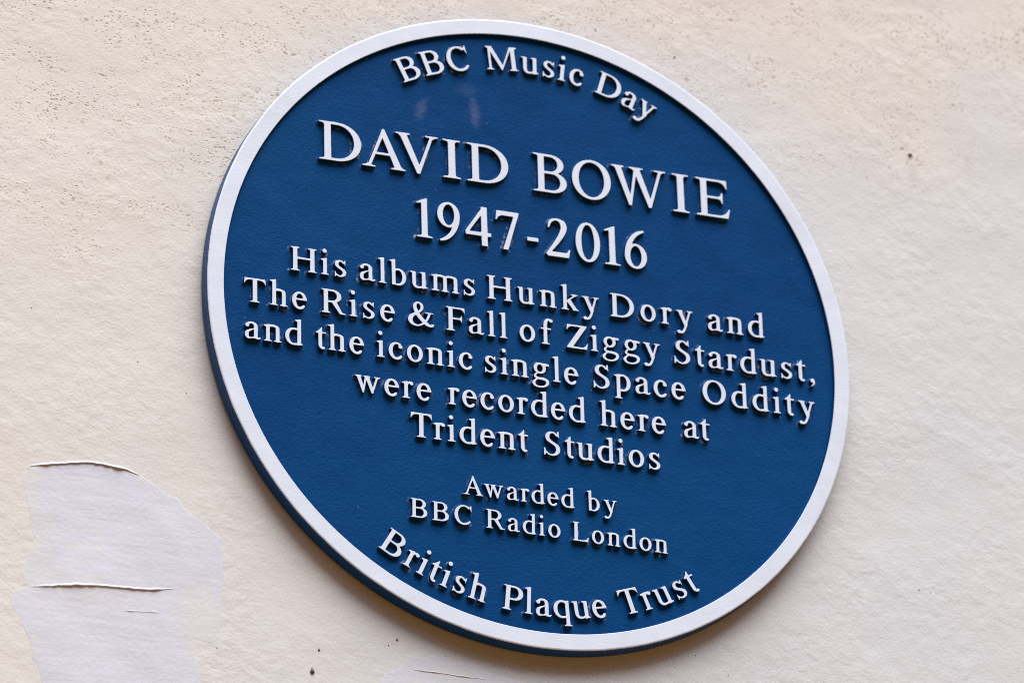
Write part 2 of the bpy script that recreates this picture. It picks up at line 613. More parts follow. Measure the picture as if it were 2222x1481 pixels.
def wob(k, t):
    # hand painted: the outer edge of the white wanders a little
    if k < 4:
        return .00006 * noise.noise(Vector((math.cos(t) * 30, math.sin(t) * 30, 9)))
    return .00022 * noise.noise(Vector((math.cos(t) * 14, math.sin(t) * 14, 2))) + .00012 * noise.noise(Vector((math.cos(t) * 60, math.sin(t) * 60, 4)))
bm = lathe([(R_IN + .0006, -.0007), (R_IN + .00002, -.0006), (R_IN + .0001, -.00022), (R_IN + .0004, 0), (.2491, 0), (.2498, -.0002), (.25022, -.0007), (.2497, -.0009)], NSEG, wob)
me = bpy.data.meshes.new('rim')
bm.to_mesh(me)
bm.free()
rim = link('rim', me, [M_WHITE], plaque)
rim['label'] = 'raised flat white rim running round the edge of the plaque'

# ------------------------------------------------------------------ lettering: outlines of a bookish roman, 662 units to the capital height
GLYPHS = {
 'b': {
  '&': ['257 -18 288 -19 310 -17 338 -12 366 -5 394 6 424 20 450 36 480 55 486 58 494 56 520 38 543 24 590 7 618 0 644 -3 668 -4 692 -2 718 6 728 12 737 20 750 38 765 72 764 78 758 84 748 89 736 90 716 85 678 65 672 64 664 65 634 82 612 96 574 128 569 134 568 138 570 146 592 177 610 204 637 256 650 286 674 357 678 361 684 363 732 363 740 365 744 370 745 378 744 390 740 395 728 397 538 397 528 396 524 394 520 388 520 376 522 368 526 365 534 363 588 363 595 360 597 354 582 294 568 256 553 226 536 197 528 185 522 182 514 185 494 203 446 253 420 286 379 340 370 354 369 360 371 364 407 392 426 410 448 440 463 464 471 484 478 506 481 522 481 542 476 566 468 590 457 610 444 626 428 640 406 652 384 661 360 667 340 669 318 667 298 663 278 656 260 646 242 633 226 618 214 602 203 580 195 554 190 528 190 502 193 478 199 454 212 412 231 366 231 358 224 351 170 326 142 310 120 295 104 281 82 254 64 224 53 198 47 172 46 158 47 142 52 122 58 104 76 72 88 56 100 43 114 32 130 22 170 2 212 -11', '284 34 264 39 242 47 222 58 208 70 196 84 186 104 178 124 175 144 175 164 179 182 186 202 197 222 212 242 230 265 254 284 266 290 270 290 274 286 300 248 338 204 390 150 436 106 441 98 436 90 420 77 396 62 372 50 348 42 324 36 302 34', '334 419 327 430 298 490 291 516 289 542 292 572 301 596 308 604 318 613 330 619 338 620 346 618 358 610 370 598 379 586 387 572 393 556 397 540 398 526 397 508 392 492 385 472 374 453 364 438 352 427 342 419'],
  ',': ['65 -126 74 -125 114 -102 134 -90 148 -78 158 -68 167 -54 180 -24 185 -2 186 14 174 68 168 80 160 90 148 99 134 105 122 108 110 108 98 105 87 100 76 94 68 86 61 76 57 64 54 50 56 36 60 22 69 10 78 1 88 -6 104 -10 124 -13 128 -16 129 -20 126 -40 117 -60 102 -78 63 -114 60 -122 62 -124'],
  'A': ['25 0 224 0 232 1 236 3 239 8 240 18 239 24 236 29 228 32 186 39 178 43 176 50 235 212 242 220 254 222 436 222 446 221 450 218 456 205 513 48 512 42 506 38 472 32 464 29 461 22 460 12 462 6 466 2 478 0 692 0 702 1 706 6 708 20 704 30 698 32 674 37 664 42 656 48 648 60 636 67 630 74 381 658 376 668 372 672 364 674 348 673 342 670 338 664 315 594 202 290 189 264 173 210 122 72 116 66 99 62 88 48 76 41 60 36 28 32 20 29 17 22 16 10 19 4', '268 274 264 276 262 280 263 290 335 490 340 498 344 500 348 496 353 486 424 292 427 280 423 276 414 274'],
  'B': ['39 0 350 0 376 2 406 6 430 11 456 19 476 27 499 40 518 52 536 65 553 82 565 98 575 114 583 130 589 148 592 166 594 182 593 202 590 222 584 240 568 272 544 301 516 323 498 334 472 348 468 354 470 360 492 376 507 390 527 418 535 432 542 450 546 466 548 484 547 502 544 522 538 540 531 556 520 574 508 589 478 615 450 632 420 645 384 655 348 660 322 662 46 662 38 661 32 658 30 646 32 634 40 630 65 624 75 618 84 606 86 588 86 68 82 54 74 43 62 37 38 32 32 28 30 20 31 8 34 3', '214 55 206 60 204 70 204 302 205 310 207 314 212 317 220 318 360 317 380 313 398 306 414 297 428 285 445 266 458 243 466 218 469 190 467 162 461 138 449 114 433 94 419 80 402 70 384 62 364 57 340 55', '214 373 206 378 204 388 204 590 205 598 207 604 212 606 220 607 332 606 348 603 364 597 378 590 390 580 406 564 418 546 426 522 430 498 429 476 424 452 415 430 402 412 390 400 374 389 358 381 342 376 306 373'],
  'C': ['334 -18 376 -19 420 -12 460 -2 500 16 530 36 558 66 583 100 590 114 590 122 584 128 560 139 550 142 544 141 496 102 444 70 412 56 380 50 346 50 310 56 278 71 247 92 230 108 214 126 204 142 193 160 174 206 166 232 160 258 153 314 154 374 157 402 162 428 177 476 190 506 209 538 228 560 253 584 278 599 304 610 332 617 362 619 400 613 417 608 434 600 464 580 498 550 502 547 512 548 550 561 558 560 564 552 582 506 597 460 603 454 612 454 616 458 618 464 612 654 610 668 608 672 604 675 594 676 586 672 569 642 552 624 544 620 536 622 494 646 468 656 434 667 398 673 356 675 318 673 280 666 242 654 208 639 182 623 154 603 129 580 105 554 84 524 67 494 53 462 40 424 32 382 28 334 29 298 35 256 44 218 58 180 76 144 97 114 125 80 154 53 184 30 218 11 254 -3 294 -13'],
  'D': ['39 0 314 0 356 3 394 9 450 24 478 35 506 48 530 62 552 78 594 112 616 137 633 160 650 188 662 213 672 240 679 268 683 298 685 328 684 360 680 388 673 416 663 446 651 472 634 500 616 524 595 548 552 584 530 600 506 614 478 627 448 639 392 653 352 659 312 662 46 662 38 661 34 659 31 654 30 648 30 640 32 634 40 630 65 624 75 618 84 606 86 588 86 68 82 54 74 43 62 37 38 32 32 28 30 20 31 8 34 3', '214 55 206 60 204 70 205 600 208 605 216 607 308 607 344 604 378 596 404 586 426 575 448 562 469 544 488 526 504 508 518 486 531 462 541 440 550 412 556 384 559 358 560 326 558 300 554 270 548 242 539 218 529 194 515 170 500 150 486 134 468 116 446 100 426 87 406 77 384 68 340 58 308 55'],
  'F': ['39 0 246 0 254 1 258 6 260 20 256 29 250 32 230 37 218 42 210 50 205 64 204 304 205 312 208 317 222 319 368 319 382 318 401 310 416 297 424 282 431 260 434 255 438 253 446 253 450 255 453 260 454 422 453 430 448 434 440 436 434 433 431 428 424 406 416 392 402 379 382 370 366 369 220 369 210 370 206 374 204 386 204 592 204 602 206 608 212 611 222 612 394 612 414 609 446 596 472 578 484 567 493 554 501 540 510 517 516 513 524 513 528 514 530 518 531 528 525 648 523 656 520 660 516 661 506 662 48 662 38 661 32 658 30 646 32 634 40 630 65 624 75 618 84 606 86 588 86 68 82 54 74 43 62 37 38 32 32 28 30 20 31 8 34 3'],
  'H': ['28 0 234 0 242 1 247 6 249 20 246 28 240 32 218 37 206 42 197 52 193 66 193 316 194 322 198 326 212 328 510 328 524 326 527 322 528 312 527 64 522 50 514 42 502 37 482 32 476 29 472 20 474 6 478 1 488 0 686 0 694 1 698 3 701 8 702 14 701 24 699 28 694 32 670 37 659 42 650 52 646 66 646 582 648 602 650 610 656 616 666 623 692 630 700 634 702 640 702 648 699 658 694 661 686 662 490 662 480 661 474 658 472 652 472 644 475 634 482 630 502 625 514 620 522 612 527 600 528 400 527 390 522 386 510 384 212 384 202 384 198 386 194 390 193 396 194 598 198 610 206 620 218 625 240 630 246 634 249 644 249 652 247 658 242 661 232 662 34 662 28 661 22 659 20 654 19 648 20 640 22 634 28 630 54 624 64 618 72 606 75 588 75 68 71 54 62 43 50 37 28 32 21 28 19 20 20 8 22 3'],
  'L': ['39 0 546 0 556 2 562 10 591 150 590 160 584 164 576 163 570 160 547 122 522 94 505 82 488 71 452 57 428 51 408 49 218 49 210 50 206 54 204 68 204 594 208 608 216 619 228 625 252 630 258 634 260 642 260 653 257 658 252 661 44 662 36 660 31 654 30 642 33 634 40 630 64 624 75 618 84 606 86 588 86 68 82 54 74 43 62 37 38 32 32 28 30 20 31 8 34 3'],
  'M': ['417 -2 432 0 438 4 441 10 672 521 680 535 684 539 686 538 688 534 689 518 689 66 685 52 676 42 666 38 643 32 636 29 633 22 634 8 638 2 650 0 848 0 856 1 861 4 863 16 860 28 854 32 828 38 818 45 812 50 809 58 807 76 807 592 809 600 814 604 852 623 860 628 862 636 863 648 862 656 858 660 846 662 688 662 680 661 674 656 458 164 454 155 448 152 444 154 440 162 196 656 190 661 178 662 34 662 26 661 22 658 20 652 20 640 21 632 24 628 32 624 72 609 78 604 80 598 80 78 78 58 74 51 70 46 56 38 28 32 21 28 18 18 18 10 20 4 24 1 32 0 192 0 202 2 207 8 208 22 204 29 198 32 172 38 160 42 151 52 146 66 146 472 147 486 150 491 156 487 163 476 402 12 410 2'],
  'O': ['342 -14 370 -14 410 -10 442 -3 472 6 498 18 528 34 558 54 583 76 608 104 627 130 642 154 658 186 670 216 678 248 685 284 688 320 688 346 684 392 676 426 667 458 653 492 640 516 622 544 602 569 578 593 552 615 526 632 498 647 468 659 436 668 408 673 376 676 348 676 308 671 278 664 248 655 218 642 192 627 164 607 138 584 115 560 96 533 79 506 63 474 52 444 43 410 37 376 34 340 34 314 38 272 44 240 54 206 67 174 82 146 99 120 119 94 142 71 166 50 196 31 222 16 248 5 280 -4 310 -10', '354 42 334 45 314 50 298 57 278 68 261 80 245 96 231 112 218 130 205 150 194 174 183 200 176 222 165 278 161 338 165 396 170 424 177 450 185 474 195 500 218 540 232 556 246 572 264 587 282 599 300 608 318 615 338 619 360 620 382 618 402 614 420 607 440 597 456 585 474 570 490 552 504 532 516 514 529 488 540 460 546 438 557 384 561 324 556 266 551 236 544 208 536 184 525 158 513 138 500 118 484 98 469 84 452 70 434 60 414 51 394 45 372 42'],
  'P': ['39 0 244 0 256 2 259 6 260 14 260 22 257 28 250 32 230 37 218 42 210 50 205 62 204 258 206 272 210 275 218 276 302 276 342 278 372 283 401 290 438 306 468 324 496 348 516 372 532 402 543 436 546 470 542 506 532 538 516 566 493 594 464 617 438 633 406 646 376 655 340 660 314 662 46 662 38 661 32 658 30 646 32 634 40 630 65 624 75 618 84 606 86 588 86 68 82 54 74 43 62 37 38 32 32 28 30 20 31 8 34 3', '214 331 206 336 204 346 204 590 206 602 210 606 218 607 316 607 340 603 360 594 382 578 397 558 410 534 418 508 422 478 421 446 414 416 403 390 390 371 376 356 358 344 340 336 326 333 304 331'],
  'R': ['39 0 244 0 254 1 258 4 260 10 260 18 257 28 252 32 228 37 218 42 209 52 205 64 204 286 206 292 208 296 222 298 290 298 296 296 302 292 500 14 510 3 514 1 522 0 644 0 654 1 660 4 662 10 662 22 661 28 658 33 652 35 616 43 596 50 575 60 565 70 438 314 438 320 441 324 469 340 488 352 506 368 521 384 533 400 542 419 550 438 554 458 556 478 554 500 550 522 543 540 533 560 520 578 502 597 484 611 458 628 422 644 388 654 348 660 318 662 48 662 38 661 32 658 30 646 32 634 40 630 65 624 75 618 84 606 86 588 86 68 82 54 74 43 62 37 38 32 32 28 30 20 31 8 34 3', '214 353 206 358 204 368 204 590 206 603 210 606 218 607 326 606 342 603 358 598 372 592 386 584 404 566 418 546 428 524 433 500 434 468 430 446 422 422 409 400 396 386 380 373 364 364 344 357 328 355 304 353'],
  'S': ['51 -12 62 -11 70 -6 92 29 101 46 106 49 110 47 132 28 152 14 178 3 206 -5 238 -11 274 -11 304 -8 330 -2 370 12 392 24 408 35 436 59 448 74 461 92 472 114 479 134 483 158 484 180 482 204 477 226 469 248 458 268 446 284 432 300 408 320 258 405 238 420 222 438 210 460 202 482 199 506 201 526 205 544 212 562 222 576 234 590 248 600 264 608 276 610 288 608 302 604 330 587 349 570 371 542 378 536 386 534 394 533 402 535 412 540 416 539 420 533 428 510 432 504 442 500 454 502 457 506 458 512 453 656 451 668 446 674 434 675 428 673 424 669 406 638 400 612 396 606 390 607 374 623 358 635 342 644 322 651 284 658 260 658 238 657 196 648 176 639 160 630 142 617 128 604 116 588 106 574 97 556 90 536 86 514 85 496 86 474 91 454 98 434 107 416 117 402 128 390 150 373 300 287 316 276 330 264 350 240 363 214 370 182 370 152 365 126 356 104 342 82 324 64 302 48 280 39 254 35 232 36 206 42 174 57 150 74 122 100 104 110 98 118 70 194 66 197 62 199 50 198 46 194 44 186 42 6 44 -6 46 -10'],
  'T': ['191 0 412 0 422 1 426 6 428 20 424 29 418 32 390 38 378 43 368 53 364 66 365 602 368 608 374 610 444 610 464 607 490 598 516 584 534 570 553 546 571 508 578 505 586 505 591 510 591 520 578 648 576 656 572 660 558 662 50 662 40 661 34 656 31 646 18 518 20 508 26 505 34 505 39 510 56 545 75 568 94 584 120 598 146 607 166 610 236 610 242 608 245 602 246 68 242 54 232 43 218 37 192 32 185 28 182 22 183 8 186 3'],
  'Z': ['66 0 556 0 566 1 571 4 574 14 598 158 597 168 590 172 582 171 576 166 567 144 557 124 544 104 533 92 520 82 502 70 482 61 464 55 442 52 216 52 206 54 203 58 205 66 218 86 576 630 580 638 582 644 581 654 578 659 572 661 548 662 54 662 42 661 36 658 33 646 21 520 23 510 30 506 38 507 44 510 64 550 76 564 90 578 116 594 152 608 170 610 384 610 394 608 397 604 395 598 388 586 24 28 21 20 20 12 21 6 24 3 32 1 54 2'],
  'a': ['135 -4 164 -3 196 8 280 21 288 20 304 13 358 0 380 -3 400 -1 416 4 430 13 442 28 457 52 457 58 455 62 450 64 444 66 430 63 402 48 396 45 390 45 386 48 378 56 376 72 376 348 373 374 368 388 360 404 350 416 338 429 324 440 308 449 274 463 242 470 210 472 180 469 150 462 126 450 94 424 70 410 59 398 52 384 50 372 51 362 54 350 59 340 68 332 76 325 88 320 98 318 112 318 124 321 135 328 144 335 152 346 157 360 158 372 156 390 157 394 166 402 182 408 200 411 212 412 226 410 238 405 252 397 262 387 268 376 273 362 275 348 275 308 274 300 270 295 258 290 138 247 108 233 86 220 70 205 59 192 51 176 45 154 38 108 42 80 50 54 65 32 84 14 108 2', '170 43 160 48 151 60 143 76 139 94 138 114 145 160 150 176 159 190 176 202 250 250 264 257 270 258 274 254 275 244 275 90 273 76 268 70 256 60 244 52'],
  'b': ['241 -8 260 -9 288 -5 312 0 334 9 356 20 376 34 396 50 412 68 426 88 440 110 450 132 458 156 463 180 467 206 468 236 466 262 462 288 456 312 448 334 437 358 424 379 406 400 392 416 372 432 352 444 332 454 310 462 288 467 246 471 220 469 190 464 186 464 183 466 181 478 181 710 180 716 177 720 172 721 166 721 32 690 24 686 21 678 21 666 24 658 30 655 56 651 66 646 75 634 79 616 80 592 80 10 84 3 90 0 168 0', '190 46 183 50 181 60 182 380 185 386 192 394 200 400 210 405 248 414 264 413 277 410 288 404 300 396 311 386 330 362 344 330 355 292 361 248 360 214 355 170 346 136 333 106 316 82 298 64 280 54 260 48 220 46'],
  'c': ['239 -16 262 -15 292 -8 319 4 342 17 356 32 372 54 384 80 386 96 383 100 376 105 356 114 346 114 314 90 276 65 260 59 240 55 224 56 208 62 194 71 178 85 163 106 150 136 141 170 135 206 134 248 137 282 144 316 155 346 171 376 190 396 202 404 212 409 224 412 236 414 252 412 266 408 280 399 292 390 294 384 294 380 288 364 286 354 288 336 293 326 300 316 310 309 320 304 332 301 348 300 360 303 372 308 384 316 392 326 396 338 398 350 396 362 392 374 384 384 365 400 362 408 363 422 358 427 348 435 322 451 292 463 262 470 230 471 210 469 190 466 170 459 150 450 131 438 114 426 98 412 82 395 69 378 58 358 47 336 39 316 33 294 28 270 25 224 27 198 30 174 36 152 43 130 52 110 64 90 76 72 92 52 108 36 124 23 158 3 176 -5 198 -11 218 -15'],
  'd': ['244 -8 284 -8 314 -4 338 1 344 0 354 -8 370 -9 478 14 486 17 489 22 490 34 488 41 482 44 464 51 456 56 450 66 447 78 447 706 445 716 440 721 424 720 300 691 292 688 288 682 287 666 290 658 296 655 318 652 329 648 338 638 344 626 346 596 346 476 344 465 336 463 312 467 268 471 232 469 208 466 188 460 148 444 130 432 112 418 94 402 78 384 66 366 53 344 43 322 36 300 30 274 27 244 27 218 30 190 36 162 44 138 54 116 68 92 84 70 102 52 122 36 144 21 168 9 192 1 216 -5', '250 48 236 50 222 54 210 61 196 70 174 94 155 126 142 162 135 204 134 244 140 292 150 326 166 356 184 380 206 400 228 410 250 414 278 413 308 403 314 404 324 411 330 412 338 408 342 404 345 398 346 392 345 72 339 60 328 53 322 53 314 58 308 59 278 49'],
  'e': ['229 -16 254 -15 280 -7 306 3 326 17 340 32 353 54 364 82 365 90 365 96 362 101 356 105 334 114 326 115 319 112 298 94 259 66 248 60 234 56 222 55 210 57 198 62 184 74 170 90 161 104 152 124 144 152 138 180 134 220 135 228 136 233 142 236 150 237 412 237 421 240 423 250 419 294 411 308 400 342 388 370 376 392 360 413 346 427 332 438 300 456 264 468 226 472 206 471 188 467 168 461 148 453 132 443 114 430 99 418 84 402 60 366 49 344 40 322 29 276 25 226 30 178 35 154 42 132 51 110 61 90 72 72 87 54 116 25 132 13 150 3 188 -11 208 -15', '148 291 144 293 141 296 141 308 151 342 165 372 177 388 190 401 204 409 220 413 234 412 248 407 260 399 272 388 288 366 300 346 310 322 316 300 314 294 306 291'],
  'f': ['56 0 258 0 266 2 271 6 272 22 268 30 262 32 234 37 220 41 210 50 206 60 205 402 208 410 216 413 292 413 302 414 306 418 308 422 308 448 305 454 298 458 218 458 212 459 208 462 206 466 205 474 206 568 211 600 219 630 231 652 237 660 244 664 250 666 254 664 263 646 272 636 284 628 298 623 314 622 328 625 342 632 354 642 360 651 363 662 364 672 362 682 358 692 351 702 342 708 332 714 320 717 302 719 268 729 242 729 222 726 206 720 186 710 169 696 152 678 136 656 123 632 113 606 108 584 104 558 104 474 102 464 98 460 92 458 36 458 30 456 27 452 26 424 28 419 30 415 40 413 96 412 102 408 104 400 104 62 100 50 92 42 80 37 56 32 50 28 47 20 48 8 50 3'],
  'g': ['183 -224 230 -224 276 -219 322 -209 364 -194 394 -178 422 -156 446 -130 463 -100 470 -80 472 -62 472 -46 469 -26 463 -10 454 4 442 17 428 27 410 37 388 46 356 56 330 62 280 66 214 65 170 70 148 75 138 79 131 86 127 96 126 110 128 122 134 132 159 162 166 167 174 168 200 163 224 162 248 163 270 166 292 173 314 183 333 196 350 210 366 228 378 248 387 268 392 290 395 310 394 332 390 352 382 378 382 384 386 387 392 388 462 388 472 390 475 396 480 424 475 446 473 450 470 452 332 462 324 461 306 455 272 465 248 469 220 470 190 467 168 462 150 455 132 446 116 435 102 422 90 408 78 392 69 374 61 350 57 324 58 298 63 274 72 252 84 232 100 212 122 192 125 186 120 178 84 148 71 132 66 122 62 110 60 96 61 84 65 66 74 51 88 38 110 24 113 18 108 12 86 -2 70 -15 48 -38 32 -56 22 -72 15 -88 12 -100 12 -114 19 -134 33 -156 49 -176 72 -194 94 -205 120 -214 150 -220', '194 -176 158 -170 142 -165 132 -160 122 -153 110 -141 102 -130 96 -118 94 -108 93 -96 95 -86 99 -76 120 -39 138 -20 164 -2 176 1 214 -3 274 -5 298 -8 352 -20 364 -26 372 -33 380 -44 384 -58 387 -72 385 -84 380 -98 371 -114 358 -130 346 -141 333 -150 318 -156 278 -169 236 -176', '222 215 208 219 194 226 180 236 169 250 159 266 153 282 149 302 148 320 150 338 155 356 164 374 173 388 185 400 200 410 214 415 228 417 242 414 256 407 270 396 283 382 292 366 299 350 303 330 304 312 302 294 297 276 288 258 278 244 264 230 250 221 236 216'],
  'h': ['375 -12 398 -10 428 0 476 1 482 4 485 10 484 22 481 30 476 32 456 37 446 41 438 48 435 58 436 258 432 370 429 386 423 402 412 419 394 434 368 446 340 456 298 464 254 468 222 466 190 462 186 462 183 464 181 476 181 708 180 716 177 720 170 722 160 720 28 688 24 685 21 680 21 668 23 660 30 655 58 650 70 642 75 634 78 624 80 594 80 66 76 52 69 42 58 37 36 32 31 28 28 20 30 6 36 1 48 0 218 0 226 1 230 6 232 20 228 29 222 32 202 37 193 42 185 50 181 60 181 376 182 384 185 388 190 393 198 397 236 402 258 403 292 398 316 391 322 387 327 382 331 364 335 252 332 62 329 50 322 42 312 37 294 32 288 28 285 20 286 8 288 3 294 1 338 0 362 -9'],
  'i': ['37 0 218 0 226 2 231 8 232 22 228 29 222 32 202 37 193 42 185 50 181 60 181 452 179 462 174 467 160 466 34 437 26 433 22 428 21 412 25 404 30 401 58 396 66 392 71 386 78 371 80 348 79 62 76 50 68 42 58 37 36 32 30 28 28 20 29 8 32 3', '115 604 126 604 138 605 148 609 158 614 167 622 174 632 179 642 182 654 182 664 180 676 177 686 171 696 163 706 154 712 144 717 132 720 122 720 110 718 99 714 90 709 80 701 74 692 69 682 66 670 66 660 67 648 71 638 76 628 84 619 94 612 104 608'],
  'k': ['37 0 216 0 226 1 230 4 232 10 232 18 231 24 228 29 222 32 204 37 194 41 186 48 182 58 181 206 183 216 188 218 192 216 198 210 330 44 335 34 335 8 338 2 350 0 486 0 496 2 500 9 500 22 496 30 490 33 472 37 464 41 458 47 450 58 436 70 290 286 285 296 286 302 292 307 396 390 406 393 425 396 430 399 438 410 444 416 480 426 483 432 484 440 483 448 480 454 474 456 464 456 308 456 296 454 293 450 292 444 292 434 295 428 302 424 322 419 332 415 339 408 340 404 339 400 266 335 248 324 236 310 196 276 188 270 184 271 182 273 181 288 181 708 179 718 172 721 160 720 34 691 26 687 22 680 22 664 25 658 30 655 58 650 66 646 71 640 78 624 80 600 80 66 77 52 70 43 58 37 36 32 30 28 28 20 29 8 32 3'],
  'l': ['37 0 218 0 228 2 232 9 232 22 228 29 222 32 202 37 192 42 184 50 181 62 181 706 179 716 176 720 172 721 160 720 34 691 26 687 22 680 22 664 25 658 30 655 58 650 66 646 71 640 78 624 80 600 80 66 77 52 70 43 58 37 36 32 30 28 28 20 29 8 32 3'],
  'm': ['380 -12 404 -10 434 0 480 0 486 2 489 8 490 22 486 29 480 32 462 37 452 41 443 48 440 58 441 256 436 376 438 382 441 388 454 397 466 399 502 403 550 402 594 395 606 391 612 386 617 380 620 372 622 352 625 252 622 62 619 50 612 42 602 37 584 32 578 28 575 18 577 4 581 2 586 0 630 -1 654 -9 672 -12 692 -10 716 -1 764 0 769 2 772 4 775 10 775 18 772 28 766 32 746 37 736 41 728 48 725 58 726 252 723 354 721 374 718 388 713 402 706 414 694 426 680 436 662 444 642 452 616 458 588 463 524 468 484 466 454 461 432 452 408 436 402 434 396 436 378 445 356 452 314 462 282 466 248 468 220 466 188 461 184 463 176 470 170 472 36 441 26 437 23 434 21 428 21 416 23 410 30 405 58 400 70 392 74 384 77 376 80 346 79 62 76 50 68 42 58 37 38 32 31 28 28 18 28 10 30 4 34 1 42 0 214 0 226 1 230 6 232 20 228 29 222 32 202 37 193 42 185 50 181 60 181 378 183 384 186 390 192 394 198 397 236 402 260 403 296 398 322 391 328 387 332 382 336 366 340 252 337 62 334 50 328 42 318 37 298 32 293 28 290 20 291 8 294 3 298 1 344 0 366 -9'],
  'n': ['375 -12 398 -10 428 0 476 1 482 4 485 12 484 24 481 30 476 32 456 37 446 41 438 48 435 58 436 254 432 366 427 394 416 414 406 425 394 434 380 442 360 450 320 460 270 467 248 468 228 467 188 462 184 464 176 470 166 471 36 441 26 437 23 434 21 428 21 416 23 410 30 405 58 400 70 392 74 384 77 376 80 346 79 62 76 50 68 42 58 37 38 32 31 28 28 18 28 10 30 4 34 1 42 0 214 0 226 1 230 6 232 20 228 29 222 32 202 37 193 42 185 50 181 60 181 376 182 384 185 388 190 393 198 397 236 402 258 403 292 398 316 391 322 387 327 382 331 364 335 252 332 62 329 50 322 42 312 37 294 32 288 28 285 20 286 8 288 3 294 1 338 0 362 -9'],
  'o': ['230 -10 248 -11 274 -8 294 -4 314 4 336 13 354 24 372 39 389 54 404 72 418 92 439 134 446 154 453 180 458 228 455 274 450 300 444 320 426 362 414 382 400 399 369 430 352 442 334 452 314 460 294 467 274 471 252 473 234 472 210 469 190 464 170 457 150 447 132 436 114 421 98 406 82 388 69 368 48 326 41 306 35 280 30 234 33 188 43 144 61 102 86 66 114 36 132 22 150 12 170 3 190 -4 210 -8', '242 46 222 52 202 63 184 80 168 104 156 130 146 162 140 194 137 230 138 264 143 302 153 334 166 364 180 384 200 402 220 412 240 416 262 412 282 402 302 384 318 362 331 334 342 300 349 266 351 232 350 194 344 156 334 124 320 96 305 74 285 58 264 48'],
  'p': ['37 -212 216 -212 228 -210 231 -206 232 -198 232 -190 229 -184 222 -180 204 -175 194 -171 186 -164 182 -156 181 -28 183 -14 190 -11 220 -11 286 -6 318 2 346 14 376 33 402 57 426 86 445 120 454 142 461 168 465 190 468 218 468 242 466 268 461 292 455 316 446 338 435 360 423 380 407 400 392 415 373 430 354 443 334 453 304 464 274 470 236 471 188 464 184 465 176 470 168 472 34 441 26 438 23 434 21 416 25 408 30 405 58 400 66 396 72 389 78 374 80 350 80 -146 76 -160 69 -170 58 -175 36 -180 30 -184 28 -192 29 -204 32 -209', '188 42 183 48 181 58 182 380 185 386 192 394 200 400 210 405 248 414 264 413 277 410 288 404 300 396 311 386 330 362 345 330 356 290 361 246 360 204 355 168 346 134 333 106 316 82 298 64 282 55 264 49 240 48 212 54 206 52 196 42'],
  'q': ['303 -212 484 -212 494 -210 497 -204 498 -190 494 -183 489 -180 468 -175 458 -170 450 -162 447 -150 447 456 445 466 442 470 438 471 428 470 386 457 370 456 354 457 330 464 310 467 270 471 242 470 200 464 180 458 160 449 138 437 116 422 94 402 76 382 61 360 48 334 39 310 32 282 27 246 27 218 31 186 38 154 50 124 65 96 82 72 102 51 124 34 150 17 180 4 206 -3 232 -8 262 -9 310 -5 338 1 342 0 344 -2 346 -16 345 -154 341 -164 334 -171 324 -175 302 -180 296 -184 294 -192 295 -204 298 -209', '250 48 226 53 203 64 182 84 165 106 151 134 141 168 136 202 134 240 138 278 146 312 157 342 172 367 192 389 212 403 236 412 262 415 284 412 308 403 322 403 327 400 335 388 345 370 346 78 345 70 342 64 335 56 328 53 322 53 314 58 308 59 278 49'],
  'r': ['37 0 218 0 226 1 230 6 232 20 228 29 222 32 202 37 193 42 185 50 181 60 182 362 185 372 198 388 210 400 218 404 224 402 232 386 240 378 248 371 260 366 272 364 286 365 298 369 309 376 318 384 324 394 327 406 328 418 325 430 320 440 312 450 302 457 282 465 254 470 236 471 212 468 186 457 183 460 177 470 166 471 34 441 26 438 23 434 21 428 21 418 24 408 30 405 58 400 66 396 72 389 78 374 80 350 79 62 76 50 68 42 58 37 36 32 30 28 28 20 29 8 32 3'],
  's': ['56 -8 64 -7 69 -4 90 22 96 25 100 24 116 14 132 6 152 -1 172 -6 210 -7 230 -5 250 0 278 10 302 24 322 42 341 66 348 82 353 96 356 126 355 140 351 156 345 172 338 184 322 202 304 218 194 288 176 301 166 312 159 324 154 338 152 352 153 364 156 378 161 390 168 400 176 408 187 414 196 416 206 416 222 411 238 401 250 391 266 373 272 368 282 366 298 369 302 368 306 362 313 328 320 323 330 324 332 328 334 332 335 370 336 454 335 462 332 466 322 467 314 462 300 436 295 422 292 420 262 447 250 454 232 462 210 466 186 467 152 463 128 455 103 440 82 422 68 401 61 388 56 374 52 344 57 314 63 298 70 285 86 267 102 254 222 177 234 168 245 156 253 142 258 126 259 110 257 96 251 82 243 68 231 58 216 48 202 43 186 41 170 42 152 47 133 56 119 64 102 79 90 86 86 94 70 140 62 145 52 144 49 140 48 132 46 6 48 -4'],
  't': ['184 -14 212 -13 224 -10 232 -6 239 0 246 12 251 24 253 34 252 40 248 44 226 57 216 60 190 57 186 61 182 70 179 112 180 410 183 416 190 418 264 418 274 419 278 422 279 426 280 448 278 458 271 462 192 462 186 463 182 466 179 476 179 580 176 588 170 591 164 590 158 585 103 516 90 504 46 466 38 463 24 461 19 458 16 452 16 432 18 424 22 419 68 418 74 415 77 410 78 116 81 90 88 66 95 50 104 35 116 22 128 11 140 1 156 -6 168 -11'],
  'u': ['192 -10 208 -10 278 -5 298 0 320 11 324 8 327 -2 331 -6 338 -9 350 -9 466 12 474 14 477 18 479 32 476 42 470 45 450 50 440 56 431 66 427 78 427 446 426 456 422 460 412 462 336 462 318 456 284 455 279 454 276 450 275 434 278 426 284 422 304 420 314 416 321 408 325 394 326 92 323 78 310 65 292 54 272 50 220 53 194 57 188 62 181 72 171 96 167 116 165 136 165 438 163 452 158 455 152 456 30 456 18 455 14 450 12 436 15 426 20 422 42 420 50 416 58 408 62 396 64 366 64 138 68 110 75 86 84 67 94 49 106 34 122 19 138 8 154 0 174 -6'],
